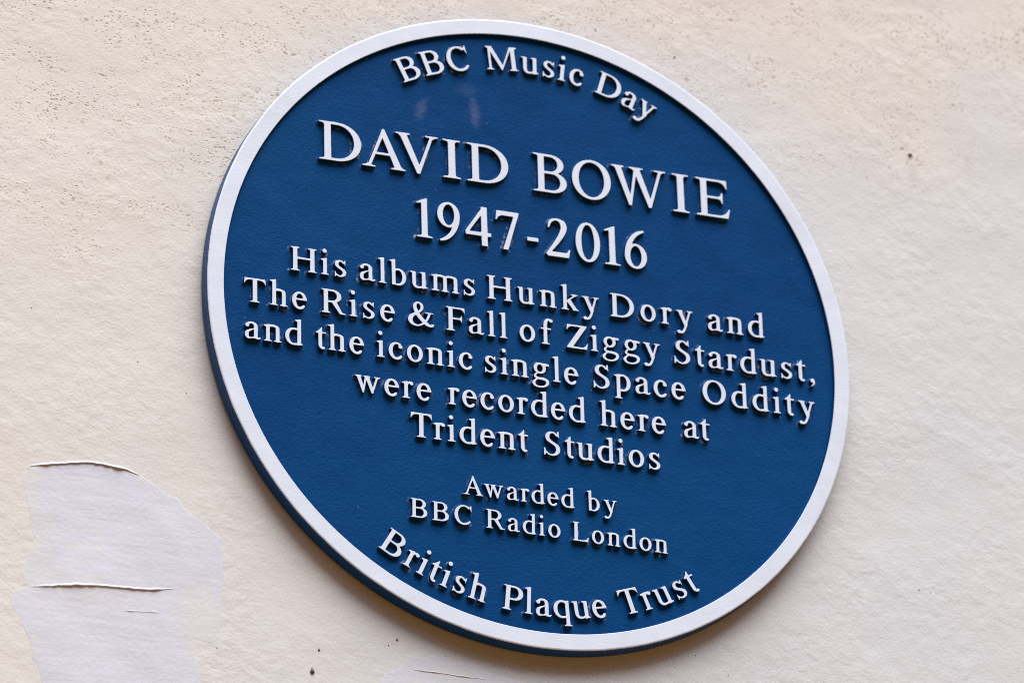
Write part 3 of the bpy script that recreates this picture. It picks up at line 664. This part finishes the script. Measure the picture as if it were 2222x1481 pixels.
  'w': ['232 -12 258 -11 264 -8 267 -2 325 310 328 321 332 324 337 320 342 307 461 -4 466 -10 474 -12 498 -12 506 -8 511 4 631 388 636 396 650 402 664 416 672 420 689 424 694 427 697 432 698 440 697 448 694 453 690 455 682 456 548 456 540 455 534 452 532 446 532 438 535 428 542 424 570 418 574 414 574 408 507 178 502 167 498 164 494 166 490 178 413 408 413 414 415 418 430 425 434 430 435 446 430 454 418 456 266 456 258 455 252 452 250 440 252 428 258 424 278 418 281 414 282 408 256 223 252 209 248 204 244 208 240 222 185 410 185 414 188 419 202 425 207 430 209 444 206 452 200 455 190 456 38 456 30 455 25 452 23 448 22 438 23 432 26 427 30 424 48 419 58 415 70 402 80 394 83 388 220 1 224 -8'],
  'y': ['74 -208 86 -208 104 -206 136 -208 154 -204 174 -198 194 -189 210 -176 225 -162 238 -142 254 -114 284 -46 326 76 328 92 322 112 323 122 410 388 414 395 430 401 444 416 452 419 470 423 476 427 479 432 480 442 479 450 476 454 464 456 326 456 318 455 312 452 310 446 310 438 313 428 320 424 348 418 353 414 354 408 288 184 284 175 280 172 276 174 270 184 180 410 180 414 182 419 196 425 200 430 201 444 198 452 194 455 186 456 30 456 20 455 14 452 12 446 12 436 13 430 16 426 21 424 38 420 46 416 52 412 60 402 72 395 78 388 229 26 234 12 233 2 222 -34 206 -70 184 -110 175 -122 166 -130 148 -139 136 -141 130 -138 118 -126 108 -118 94 -113 80 -112 68 -114 56 -118 46 -125 38 -133 33 -144 30 -156 31 -168 34 -180 41 -190 50 -198 62 -204'],
 },
 'r': {
  '-': ['52 206 240 207 244 210 245 216 244 268 240 273 232 274 50 273 46 270 45 264 45 218 46 210'],
  '0': ['214 -14 234 -14 258 -10 278 -3 298 6 316 19 334 35 350 54 365 76 378 98 392 128 410 182 418 216 422 244 428 314 428 350 426 388 416 454 409 484 398 518 386 546 374 570 358 596 345 614 328 632 308 648 290 660 270 668 250 674 228 676 208 675 188 671 168 663 150 653 134 642 117 626 100 606 86 584 73 562 60 532 41 478 30 416 24 350 24 310 26 274 35 210 43 180 53 146 64 118 75 96 88 74 103 52 120 34 138 18 156 5 174 -3 194 -10', '222 30 210 33 200 38 190 46 180 56 163 84 147 128 134 180 128 228 122 304 122 354 125 414 133 472 143 520 154 556 169 588 187 614 196 622 206 628 216 631 226 632 238 630 248 626 260 618 269 608 288 580 304 538 317 486 324 434 330 358 330 308 327 248 319 190 308 140 296 102 280 70 263 46 253 38 242 33 232 31'],
  '1': ['79 0 314 0 322 1 325 6 326 18 322 24 282 30 266 35 259 40 254 45 248 60 248 666 247 676 242 679 230 678 204 667 82 607 75 602 73 598 73 586 78 581 102 583 142 593 148 590 150 580 150 60 144 45 139 40 132 35 116 30 82 26 76 23 72 18 72 8 74 3'],
  '2': ['38 0 386 0 394 2 399 6 422 138 422 146 416 149 408 150 402 146 382 110 364 90 356 84 126 84 118 85 114 88 116 94 124 104 236 242 291 320 314 356 336 394 356 436 370 472 377 500 379 524 375 558 366 588 356 610 344 625 322 641 298 652 264 663 228 669 208 670 186 669 150 662 122 652 100 638 80 616 71 602 64 588 57 562 52 508 54 500 58 495 72 495 80 501 105 566 114 582 125 594 142 609 160 620 176 627 192 630 208 629 228 622 244 612 253 602 262 584 269 564 273 538 273 514 268 486 257 452 230 386 208 346 145 238 14 44 12 38 14 33 31 22 32 6 34 2'],
  '4': ['271 0 346 0 352 1 356 4 358 12 359 162 362 166 366 168 408 169 412 172 414 176 414 222 412 231 404 234 366 234 360 237 358 242 358 664 356 672 350 676 276 676 270 675 266 672 264 666 264 638 260 628 26 246 20 232 20 178 22 172 26 169 250 168 261 166 263 162 264 156 264 10 266 4', '90 234 86 236 84 238 88 248 248 499 256 510 262 512 264 506 264 494 264 248 262 238 258 235 252 234'],
  '6': ['213 -12 248 -10 280 -3 310 9 340 30 366 54 388 84 405 118 416 152 420 182 422 212 420 242 414 268 406 296 392 324 379 346 363 366 344 384 324 399 302 410 278 420 256 425 232 428 206 427 174 421 172 422 169 424 171 432 182 458 204 496 228 530 254 560 282 585 308 604 344 625 378 639 384 642 384 650 380 666 376 672 372 675 348 672 318 666 292 658 270 649 238 630 212 612 189 592 164 568 144 544 126 520 94 468 80 440 66 404 55 374 46 340 38 304 34 270 30 228 30 200 32 176 36 154 43 128 52 108 64 84 80 62 99 40 118 24 142 10 166 -1 188 -8', '220 30 200 36 182 48 166 66 153 90 141 118 134 148 129 180 128 218 131 252 137 284 146 312 158 336 174 358 190 373 208 383 228 386 248 382 267 370 284 352 298 328 310 300 318 268 323 236 324 198 321 162 314 130 304 100 291 74 274 53 258 40 238 32'],
  '7': ['143 -4 208 -4 218 0 224 8 339 426 396 624 398 634 398 652 396 658 392 661 56 662 48 660 44 656 24 512 24 504 28 501 40 500 46 504 62 536 72 548 82 558 102 571 124 579 142 582 298 582 306 581 310 576 308 566 139 10 138 0'],
  '9': ['79 -12 88 -13 122 -7 152 2 176 10 221 36 244 54 265 72 290 96 308 118 345 170 372 222 386 258 399 294 407 324 415 364 422 436 422 464 420 486 416 508 410 530 402 552 388 578 374 598 358 616 339 634 318 648 298 658 276 667 256 671 236 674 202 672 168 664 150 656 132 647 102 624 75 594 63 576 53 558 40 522 33 492 30 464 31 432 35 406 42 378 53 352 66 326 85 302 103 282 124 266 148 252 172 243 196 237 218 234 246 235 278 241 282 240 283 236 280 228 269 204 248 166 224 132 197 102 169 76 144 58 108 37 74 23 68 20 67 14 72 -2 74 -9', '220 276 202 282 182 294 166 312 153 336 141 364 134 394 129 426 128 464 131 496 137 528 146 558 159 584 174 606 190 619 208 629 226 632 246 628 266 616 283 598 298 576 309 548 318 516 323 484 324 446 321 410 314 374 304 346 291 320 274 299 258 286 240 278'],
  'A': ['23 0 214 0 220 1 224 3 227 8 227 16 226 20 222 24 172 32 164 36 162 42 227 214 234 221 244 222 446 222 454 221 458 219 464 210 529 40 526 35 520 32 482 25 476 23 474 18 473 10 474 4 478 1 488 0 694 0 702 1 707 4 708 16 704 23 698 26 674 30 664 35 656 42 648 54 638 60 634 66 380 660 376 668 372 672 364 674 348 673 342 671 339 666 313 590 197 274 180 232 173 208 119 64 114 58 98 55 88 42 76 34 60 30 28 26 20 24 17 18 16 8 18 3', '256 264 252 266 250 268 252 278 336 498 340 506 344 507 348 504 352 496 436 280 438 268 434 265 428 264'],
  'B': ['37 0 350 0 382 2 408 6 434 12 460 21 500 40 536 64 548 76 564 96 576 113 583 128 589 148 593 166 594 186 592 206 588 224 582 242 574 258 562 275 548 293 536 304 504 326 460 348 455 352 458 358 480 372 501 388 522 412 532 430 540 446 545 464 548 482 548 502 545 522 540 538 533 556 522 574 508 590 480 615 452 632 420 645 386 655 348 660 324 662 44 662 36 661 32 658 30 654 30 646 34 638 80 631 90 627 100 622 108 610 110 594 110 60 104 46 98 40 92 35 76 30 40 26 34 23 30 18 30 8 32 3', '224 44 218 48 216 56 216 310 216 316 218 321 222 323 230 324 344 324 362 322 384 318 402 312 418 302 434 292 452 272 468 248 477 220 482 190 480 164 475 138 465 116 450 92 434 76 414 63 394 54 372 47 344 44', '224 368 218 372 216 380 216 604 218 614 222 617 228 618 318 618 334 617 350 614 366 609 380 602 394 593 413 576 426 556 435 536 441 512 442 486 438 460 430 436 417 416 402 399 386 388 370 379 350 372 320 368'],
  'D': ['37 0 314 0 356 3 394 9 450 24 482 37 508 49 550 76 570 91 593 112 614 135 632 158 648 184 660 208 670 236 678 264 683 296 685 324 684 360 680 386 674 415 664 444 651 472 636 498 616 524 596 548 572 569 552 585 508 612 482 625 450 638 418 648 392 653 354 659 314 662 44 662 38 662 33 660 31 656 30 648 31 642 34 639 40 636 78 632 96 624 102 619 107 612 109 604 110 594 110 60 104 46 98 40 92 35 76 30 40 26 34 23 30 18 30 8 32 3', '224 44 218 48 216 58 217 612 220 616 226 618 308 618 344 615 374 608 400 600 424 590 446 577 470 560 489 542 507 522 524 500 537 478 549 454 559 424 566 398 571 368 573 332 572 304 568 276 562 246 554 222 546 201 532 174 516 152 498 130 484 114 464 98 440 82 422 71 398 62 376 54 350 48 310 44'],
  'E': ['37 0 550 0 558 1 562 4 566 12 594 152 594 160 588 164 578 163 574 160 559 132 549 116 524 86 508 73 490 62 456 48 436 42 420 40 228 40 219 42 217 46 216 52 216 310 217 318 220 322 230 324 406 323 426 315 435 308 442 302 452 285 458 258 460 254 470 252 478 254 480 258 481 268 481 424 480 432 476 435 466 436 460 433 452 406 443 388 428 374 408 366 394 364 230 364 222 365 218 368 216 380 216 608 217 618 222 621 232 622 420 622 440 618 458 612 474 604 498 586 509 574 520 560 528 542 538 516 542 513 550 512 557 516 558 522 552 650 550 656 548 660 536 662 46 662 36 661 32 658 30 654 30 646 34 638 80 631 90 627 100 622 108 610 110 594 110 60 104 46 98 40 92 35 76 30 40 26 34 23 30 18 30 8 32 3'],
  'I': ['25 0 272 0 280 1 283 6 284 18 282 22 278 24 236 31 224 35 214 40 206 52 204 68 204 602 210 616 216 622 222 627 238 632 274 636 280 639 283 644 284 652 282 658 278 661 30 662 22 661 19 656 18 644 20 640 24 638 66 631 78 628 86 622 95 612 98 594 98 60 92 46 86 40 80 35 64 30 28 26 22 23 18 18 18 8 20 3'],
  'O': ['341 -14 372 -14 408 -10 444 -3 472 6 504 20 530 35 556 54 582 75 604 100 626 127 642 154 658 185 669 214 678 248 685 284 688 320 688 346 684 390 677 426 668 456 654 490 642 514 624 540 606 565 580 591 556 612 530 629 500 646 470 658 438 667 408 673 376 676 350 676 310 672 278 665 250 656 220 643 190 626 166 608 140 587 118 562 96 534 79 508 64 476 51 442 43 412 37 378 34 342 34 314 38 272 44 242 54 208 65 178 81 148 98 122 117 96 140 72 166 51 190 34 220 17 246 6 276 -3 308 -10', '350 32 326 35 308 41 289 48 270 60 250 75 234 90 205 126 193 146 181 172 170 198 162 224 152 278 148 338 153 400 164 452 174 480 184 504 198 531 212 550 228 570 244 586 264 601 282 613 302 621 322 627 346 631 366 631 388 628 408 624 428 616 448 605 468 591 484 576 500 558 516 538 529 516 541 492 551 466 560 438 570 384 574 324 569 262 564 234 557 208 547 180 536 154 523 130 507 108 492 90 474 72 456 59 436 47 412 38 394 34 372 31'],
  'V': ['352 -12 390 -12 394 -10 398 -4 599 598 604 604 618 607 627 620 638 628 652 632 684 636 690 638 693 642 694 650 693 656 690 661 680 662 498 662 490 661 486 658 485 646 490 638 546 629 554 625 555 618 394 162 390 151 386 149 382 152 376 164 200 620 200 626 204 631 238 636 244 639 247 646 245 658 240 661 234 662 32 662 22 661 17 658 16 646 20 639 26 636 48 632 60 628 68 620 76 608 86 603 91 598 341 0 346 -8'],
  'W': ['300 -12 334 -12 339 -8 342 -2 422 488 424 498 428 502 432 498 436 487 623 -4 628 -10 634 -12 664 -12 672 -8 677 4 850 598 854 605 866 610 874 622 884 628 896 632 924 636 930 638 933 642 934 648 933 656 931 660 920 662 748 662 740 661 736 658 735 646 736 641 740 638 795 630 804 624 805 618 669 168 665 158 662 154 658 157 654 166 500 616 501 624 506 629 518 633 542 637 548 640 550 644 551 650 550 656 548 660 536 662 324 662 316 661 311 658 310 646 314 638 320 636 346 632 358 628 366 622 374 610 388 604 390 598 328 206 324 192 320 187 316 192 312 204 186 620 186 626 190 630 218 636 224 640 227 648 225 658 220 661 210 662 26 662 18 661 14 659 12 654 12 648 13 642 16 639 22 636 44 632 54 628 61 622 68 610 76 604 80 598 290 -2 294 -8'],
 },
}
# inscription lines: label, then (face, character, x mm, y mm, turn in degrees, capital height mm, width factor)
LINES = [
 ('curved line following the rim at the top of the plaque', [
  ('b', 'B', -99.72, 182.88, 26.06, 19.6, 1.0),
  ('b', 'B', -82.02, 191.48, 20.65, 19.6, 1.0),
  ('b', 'C', -63.22, 198.5, 15.03, 19.6, 1.0),
  ('b', 'M', -33.22, 205.85, 5.58, 19.6, 1.0),
  ('b', 'u', -6.07, 208.14, -0.33, 19.6, 1.0),
  ('b', 's', 9.89, 207.95, -4.36, 19.6, 1.0),
  ('b', 'i', 22.47, 206.92, -7.23, 19.6, 1.0),
  ('b', 'c', 31.02, 205.87, -10.29, 19.6, 1.0),
  ('b', 'D', 51.91, 201.8, -17.34, 19.6, 1.0),
  ('b', 'a', 72.06, 195.36, -22.26, 19.6, 1.0),
  ('b', 'y', 84.53, 190.3, -25.95, 19.6, 1.0),
 ]),
 ('largest line of capitals, the name in the upper half of the plaque', [
  ('r', 'D', -166.95, 109.75, 0.41, 31.5, 1.04),
  ('r', 'A', -133.18, 109.99, 0.41, 31.5, 1.022),
  ('r', 'V', -106.84, 110.18, 0.41, 31.5, 1.03),
  ('r', 'I', -70.37, 110.44, 0.41, 31.5, 1.093),
  ('r', 'D', -52.26, 110.57, 0.41, 31.5, 1.045),
  ('r', 'B', -0.01, 110.94, 0.41, 31.5, 0.988),
  ('r', 'O', 30.71, 111.16, 0.41, 31.5, 0.997),
  ('r', 'W', 63.52, 111.39, 0.41, 31.5, 0.998),
  ('r', 'I', 112.04, 111.74, 0.41, 31.5, 1.062),
  ('r', 'E', 130.51, 111.87, 0.41, 31.5, 1.016),
 ]),
 ('line of large numerals giving the years, under the name', [
  ('r', '1', -94.38, 58.61, 0.27, 31.0, 1.019),
  ('r', '9', -76.19, 58.69, 0.27, 31.0, 0.957),
  ('r', '4', -54.08, 58.8, 0.27, 31.0, 1.087),
  ('r', '7', -30.69, 58.91, 0.27, 31.0, 1.047),
  ('r', '-', -6.9, 59.02, 0.27, 31.0, 0.94),
  ('r', '2', 9.35, 59.09, 0.27, 31.0, 0.992),
  ('r', '0', 32.33, 59.2, 0.27, 31.0, 1.03),
  ('r', '1', 52.84, 59.3, 0.27, 31.0, 1.05),
  ('r', '6', 70.98, 59.38, 0.27, 31.0, 0.969),
 ]),
 ('first of the five lines of smaller body text', [
  ('b', 'H', -188.21, 16.96, 0.1, 18.9, 1.0),
  ('b', 'i', -165.54, 17.0, 0.1, 18.9, 1.0),
  ('b', 's', -155.85, 17.02, 0.1, 18.9, 1.0),
  ('b', 'a', -136.55, 17.05, 0.1, 18.9, 1.0),
  ('b', 'l', -121.7, 17.08, 0.1, 18.9, 1.0),
  ('b', 'b', -113.15, 17.09, 0.1, 18.9, 1.0),
  ('b', 'u', -97.13, 17.12, 0.1, 18.9, 1.0),
  ('b', 'm', -81.16, 17.15, 0.1, 18.9, 1.0),
  ('b', 's', -56.98, 17.19, 0.1, 18.9, 1.0),
  ('b', 'H', -37.77, 17.22, 0.1, 18.9, 1.0),
  ('b', 'u', -14.22, 17.27, 0.1, 18.9, 1.0),
  ('b', 'n', 2.93, 17.3, 0.1, 18.9, 1.0),
  ('b', 'k', 19.79, 17.32, 0.1, 18.9, 1.0),
  ('b', 'y', 36.72, 17.35, 0.1, 18.9, 1.0),
  ('b', 'D', 58.56, 17.39, 0.1, 18.9, 1.0),
  ('b', 'o', 82.24, 17.43, 0.1, 18.9, 1.0),
  ('b', 'r', 98.81, 17.46, 0.1, 18.9, 1.0),
  ('b', 'y', 111.27, 17.48, 0.1, 18.9, 1.0),
  ('b', 'a', 135.88, 17.53, 0.1, 18.9, 1.0),
  ('b', 'n', 151.5, 17.55, 0.1, 18.9, 1.0),
  ('b', 'd', 168.43, 17.58, 0.1, 18.9, 1.0),
 ]),
 ('second line of body text, with ampersand and comma', [
  ('b', 'T', -223.42, -12.94, 0, 18.9, 1.0),
  ('b', 'h', -204.12, -12.94, 0, 18.9, 1.0),
  ('b', 'e', -187.65, -12.94, 0, 18.9, 1.0),
  ('b', 'R', -165.49, -12.94, 0, 18.9, 1.0),
  ('b', 'i', -144.31, -12.94, 0, 18.9, 1.0),
  ('b', 's', -134.63, -12.94, 0, 18.9, 1.0),
  ('b', 'e', -121.1, -12.94, 0, 18.9, 1.0),
  ('b', '&', -100.38, -12.94, 0, 18.9, 0.978),
  ('b', 'F', -70.41, -12.94, 0, 18.9, 1.0),
  ('b', 'a', -53.45, -12.94, 0, 18.9, 1.0),
  ('b', 'l', -38.32, -12.94, 0, 18.9, 1.0),
  ('b', 'l', -29.07, -12.94, 0, 18.9, 1.0),
  ('b', 'o', -13.84, -12.94, 0, 18.9, 1.0),
  ('b', 'f', 2.81, -12.94, 0, 18.9, 1.0),
  ('b', 'Z', 23.26, -12.94, 0, 18.9, 1.0),
  ('b', 'i', 42.03, -12.94, 0, 18.9, 1.0),
  ('b', 'g', 51.27, -12.94, 0, 18.9, 1.0),
  ('b', 'g', 67.73, -12.94, 0, 18.9, 1.0),
  ('b', 'y', 83.79, -12.94, 0, 18.9, 1.0),
  ('b', 'S', 107.52, -12.94, 0, 18.9, 1.0),
  ('b', 't', 125.04, -12.94, 0, 18.9, 1.0),
  ('b', 'a', 134.91, -12.94, 0, 18.9, 1.0),
  ('b', 'r', 149.5, -12.94, 0, 18.9, 1.0),
  ('b', 'd', 160.74, -12.94, 0, 18.9, 1.0),
  ('b', 'u', 176.84, -12.94, 0, 18.9, 1.0),
  ('b', 's', 193.19, -12.94, 0, 18.9, 1.0),
  ('b', 't', 206.37, -12.94, 0, 18.9, 1.0),
  ('b', ',', 216.33, -12.94, 0, 18.9, 1.0),
 ]),
 ('third line of body text, the widest one', [
  ('b', 'a', -223.43, -41.83, -0.05, 18.9, 1.0),
  ('b', 'n', -208.88, -41.84, -0.05, 18.9, 1.0),
  ('b', 'd', -193.02, -41.85, -0.05, 18.9, 1.0),
  ('b', 't', -169.54, -41.87, -0.05, 18.9, 1.0),
  ('b', 'h', -160.48, -41.88, -0.05, 18.9, 1.0),
  ('b', 'e', -144.82, -41.89, -0.05, 18.9, 1.0),
  ('b', 'i', -123.84, -41.91, -0.05, 18.9, 1.0),
  ('b', 'c', -114.98, -41.92, -0.05, 18.9, 1.0),
  ('b', 'o', -101.21, -41.93, -0.05, 18.9, 1.0),
  ('b', 'n', -85.91, -41.95, -0.05, 18.9, 1.0),
  ('b', 'i', -70.25, -41.96, -0.05, 18.9, 1.0),
  ('b', 'c', -61.4, -41.97, -0.05, 18.9, 1.0),
  ('b', 's', -41.86, -41.98, -0.05, 18.9, 1.0),
  ('b', 'i', -29.26, -41.99, -0.05, 18.9, 1.0),
  ('b', 'n', -20.65, -42.0, -0.05, 18.9, 1.0),
  ('b', 'g', -4.5, -42.02, -0.05, 18.9, 1.0),
  ('b', 'l', 11.38, -42.03, -0.05, 18.9, 1.0),
  ('b', 'e', 20.02, -42.04, -0.05, 18.9, 1.0),
  ('b', 'S', 42.63, -42.06, -0.05, 18.9, 1.0),
  ('b', 'p', 59.61, -42.07, -0.05, 18.9, 1.0),
  ('b', 'a', 75.56, -42.09, -0.05, 18.9, 1.0),
  ('b', 'c', 90.42, -42.1, -0.05, 18.9, 1.0),
  ('b', 'e', 104.46, -42.11, -0.05, 18.9, 1.0),
  ('b', 'O', 129.04, -42.13, -0.05, 18.9, 1.0),
  ('b', 'd', 152.28, -42.15, -0.05, 18.9, 1.0),
  ('b', 'd', 169.16, -42.17, -0.05, 18.9, 1.0),
  ('b', 'i', 185.89, -42.18, -0.05, 18.9, 1.0),
  ('b', 't', 195.78, -42.19, -0.05, 18.9, 1.0),
  ('b', 'y', 206.43, -42.2, -0.05, 18.9, 1.0),
 ]),
 ('fourth line of body text, in lower case only', [
  ('b', 'w', -140.9, -71.17, -0.16, 18.9, 1.0),
  ('b', 'e', -118.72, -71.23, -0.16, 18.9, 1.0),
  ('b', 'r', -105.07, -71.27, -0.16, 18.9, 1.0),
  ('b', 'e', -94.3, -71.3, -0.16, 18.9, 1.0),
  ('b', 'r', -70.05, -71.36, -0.16, 18.9, 1.0),
  ('b', 'e', -59.45, -71.39, -0.16, 18.9, 1.0),
  ('b', 'c', -45.52, -71.43, -0.16, 18.9, 1.0),
  ('b', 'o', -31.98, -71.47, -0.16, 18.9, 1.0),
  ('b', 'r', -17.21, -71.51, -0.16, 18.9, 1.0),
  ('b', 'd', -6.61, -71.54, -0.16, 18.9, 1.0),
  ('b', 'e', 8.92, -71.58, -0.16, 18.9, 1.0),
  ('b', 'd', 22.86, -71.62, -0.16, 18.9, 1.0),
  ('b', 'h', 47.32, -71.69, -0.16, 18.9, 1.0),
  ('b', 'e', 63.11, -71.74, -0.16, 18.9, 1.0),
  ('b', 'r', 76.87, -71.77, -0.16, 18.9, 1.0),
  ('b', 'e', 87.75, -71.81, -0.16, 18.9, 1.0),
  ('b', 'a', 112.82, -71.88, -0.16, 18.9, 1.0),
  ('b', 't', 126.35, -71.91, -0.16, 18.9, 1.0),
 ]),
 ('fifth and last line of body text, two capitalised words', [
  ('b', 'T', -99.12, -100.35, -0.16, 18.9, 1.0),
  ('b', 'r', -81.67, -100.4, -0.16, 18.9, 1.0),
  ('b', 'i', -70.99, -100.43, -0.16, 18.9, 1.0),
  ('b', 'd', -62.13, -100.46, -0.16, 18.9, 1.0),
  ('b', 'e', -46.36, -100.5, -0.16, 18.9, 1.0),
  ('b', 'n', -32.34, -100.54, -0.16, 18.9, 1.0),
  ('b', 't', -16.63, -100.58, -0.16, 18.9, 1.0),
  ('b', 'S', 2.22, -100.64, -0.16, 18.9, 1.0),
  ('b', 't', 19.2, -100.68, -0.16, 18.9, 1.0),
  ('b', 'u', 28.48, -100.71, -0.16, 18.9, 1.0),
  ('b', 'd', 44.15, -100.75, -0.16, 18.9, 1.0),
  ('b', 'i', 59.65, -100.8, -0.16, 18.9, 1.0),
  ('b', 'o', 68.35, -100.82, -0.16, 18.9, 1.0),
  ('b', 's', 83.82, -100.86, -0.16, 18.9, 1.0),
 ]),
 ('short two word line of small lettering near the bottom', [
  ('b', 'A', -59.83, -139.9, 0.0, 14.6, 1.0),
  ('b', 'w', -44.12, -139.9, 0.0, 14.6, 1.0),
  ('b', 'a', -27.05, -139.9, 0.0, 14.6, 1.0),
  ('b', 'r', -16.2, -139.9, 0.0, 14.6, 1.0),
  ('b', 'd', -7.93, -139.9, 0.0, 14.6, 1.0),
  ('b', 'e', 4.16, -139.9, 0.0, 14.6, 1.0),
  ('b', 'd', 15.01, -139.9, 0.0, 14.6, 1.0),
  ('b', 'b', 34.99, -139.9, 0.0, 14.6, 1.0),
  ('b', 'y', 48.09, -139.9, 0.0, 14.6, 1.0),
 ]),
 ('line of smallest lettering just above the curved bottom line', [
  ('b', 'B', -100.17, -162.77, -0.9, 14.6, 1.0),
  ('b', 'B', -83.89, -163.02, -0.9, 14.6, 1.0),
  ('b', 'C', -67.33, -163.28, -0.9, 14.6, 1.0),
  ('b', 'R', -43.15, -163.66, -0.9, 14.6, 1.0),
  ('b', 'a', -26.95, -163.92, -0.9, 14.6, 1.0),
  ('b', 'd', -15.37, -164.1, -0.9, 14.6, 1.0),
  ('b', 'i', -3.03, -164.29, -0.9, 14.6, 1.0),
  ('b', 'o', 4.07, -164.4, -0.9, 14.6, 1.0),
  ('b', 'L', 22.91, -164.7, -0.9, 14.6, 1.0),
  ('b', 'o', 37.59, -164.93, -0.9, 14.6, 1.0),
  ('b', 'n', 49.63, -165.12, -0.9, 14.6, 1.0),
  ('b', 'd', 62.04, -165.31, -0.9, 14.6, 1.0),
  ('b', 'o', 74.4, -165.51, -0.9, 14.6, 1.0),
  ('b', 'n', 86.44, -165.7, -0.9, 14.6, 1.0),
 ]),
 ('curved line following the rim at the bottom of the plaque', [
  ('b', 'B', -124.85, -188.48, -31.26, 18.9, 1.0),
  ('b', 'r', -107.14, -198.94, -27.04, 18.9, 1.0),
  ('b', 'i', -97.22, -203.94, -24.57, 18.9, 1.0),
  ('b', 't', -88.83, -207.74, -22.08, 18.9, 1.0),
  ('b', 'i', -79.76, -211.38, -19.76, 18.9, 1.0),
  ('b', 's', -70.88, -214.57, -16.83, 18.9, 1.0),
  ('b', 'h', -58.49, -218.32, -13.17, 18.9, 1.0),
  ('b', 'P', -32.62, -223.68, -6.21, 18.9, 1.0),
  ('b', 'l', -15.74, -225.38, -3.07, 18.9, 1.0),
  ('b', 'a', -7.48, -225.89, -0.11, 18.9, 1.0),
  ('b', 'q', 6.61, -225.93, 3.58, 18.9, 1.0),
  ('b', 'u', 22.13, -224.92, 7.4, 18.9, 1.0),
  ('b', 'e', 37.34, -222.88, 11.13, 18.9, 1.0),
  ('b', 'T', 60.63, -217.79, 17.76, 18.9, 1.0),
  ('b', 'r', 77.76, -212.15, 21.39, 18.9, 1.0),
  ('b', 'u', 88.31, -208.04, 24.78, 18.9, 1.0),
  ('b', 's', 103.26, -201.0, 28.65, 18.9, 1.0),
  ('b', 't', 114.93, -194.52, 31.65, 18.9, 1.0),
 ]),
]
CACHE = {}

def letter_mesh(face, ch, cap, kind):
    key = (face, ch, cap)
    if key in CACHE:
        return CACHE[key]
    k = cap / 662 / 1000
    loops = []
    for s in GLYPHS[face][ch]:
        v = [int(t) for t in s.split()]
        loops.append([Vector((v[i] * k, v[i + 1] * k)) for i in range(0, len(v), 2)])
    if area(max(loops, key=lambda l: abs(area(l)))) < 0:
        for l in loops:
            l.reverse()
    b = min(1.0, cap / 19)
    me = solid(kind, loops, [(-.00030 * b, 0, 0), (-.00012 * b, -.00006, 0), (-.00004, -.0002, 0), (.00001, -.0004, 2),
                             (.00025, FIELD + .0004, 2), (.0005, FIELD + .00014, 1), (.0021, FIELD - .00003, 1)])
    me.materials.append(M_WHITE)
    me.materials.append(M_SIDE)
    me.materials.append(M_PLAIN)
    CACHE[key] = me
    return me

for label, items in LINES:
    line = empty('inscription_line', plaque)
    line['label'] = label
    xs = [it[2] for it in items]
    ys = [it[3] for it in items]
    line.location = (sum(xs) / len(xs) / 1000, sum(ys) / len(ys) / 1000, 0)
    for face, ch, x, y, turn, cap, sx in items:
        kind = ('capital_letter' if ch.isupper() else 'small_letter' if ch.islower() else 'numeral' if ch.isdigit()
                else {'-': 'hyphen', '&': 'ampersand', ',': 'comma'}[ch])
        o = bpy.data.objects.new(kind, letter_mesh(face, ch, cap, kind))
        COL.objects.link(o)
        o.parent = line
        o.location = Vector((x / 1000, y / 1000, -.00012 + .00024 * random.random())) - line.location
        o.rotation_euler = (0, 0, math.radians(turn + random.uniform(-.35, .35)))
        o.scale = (sx, 1, 1)
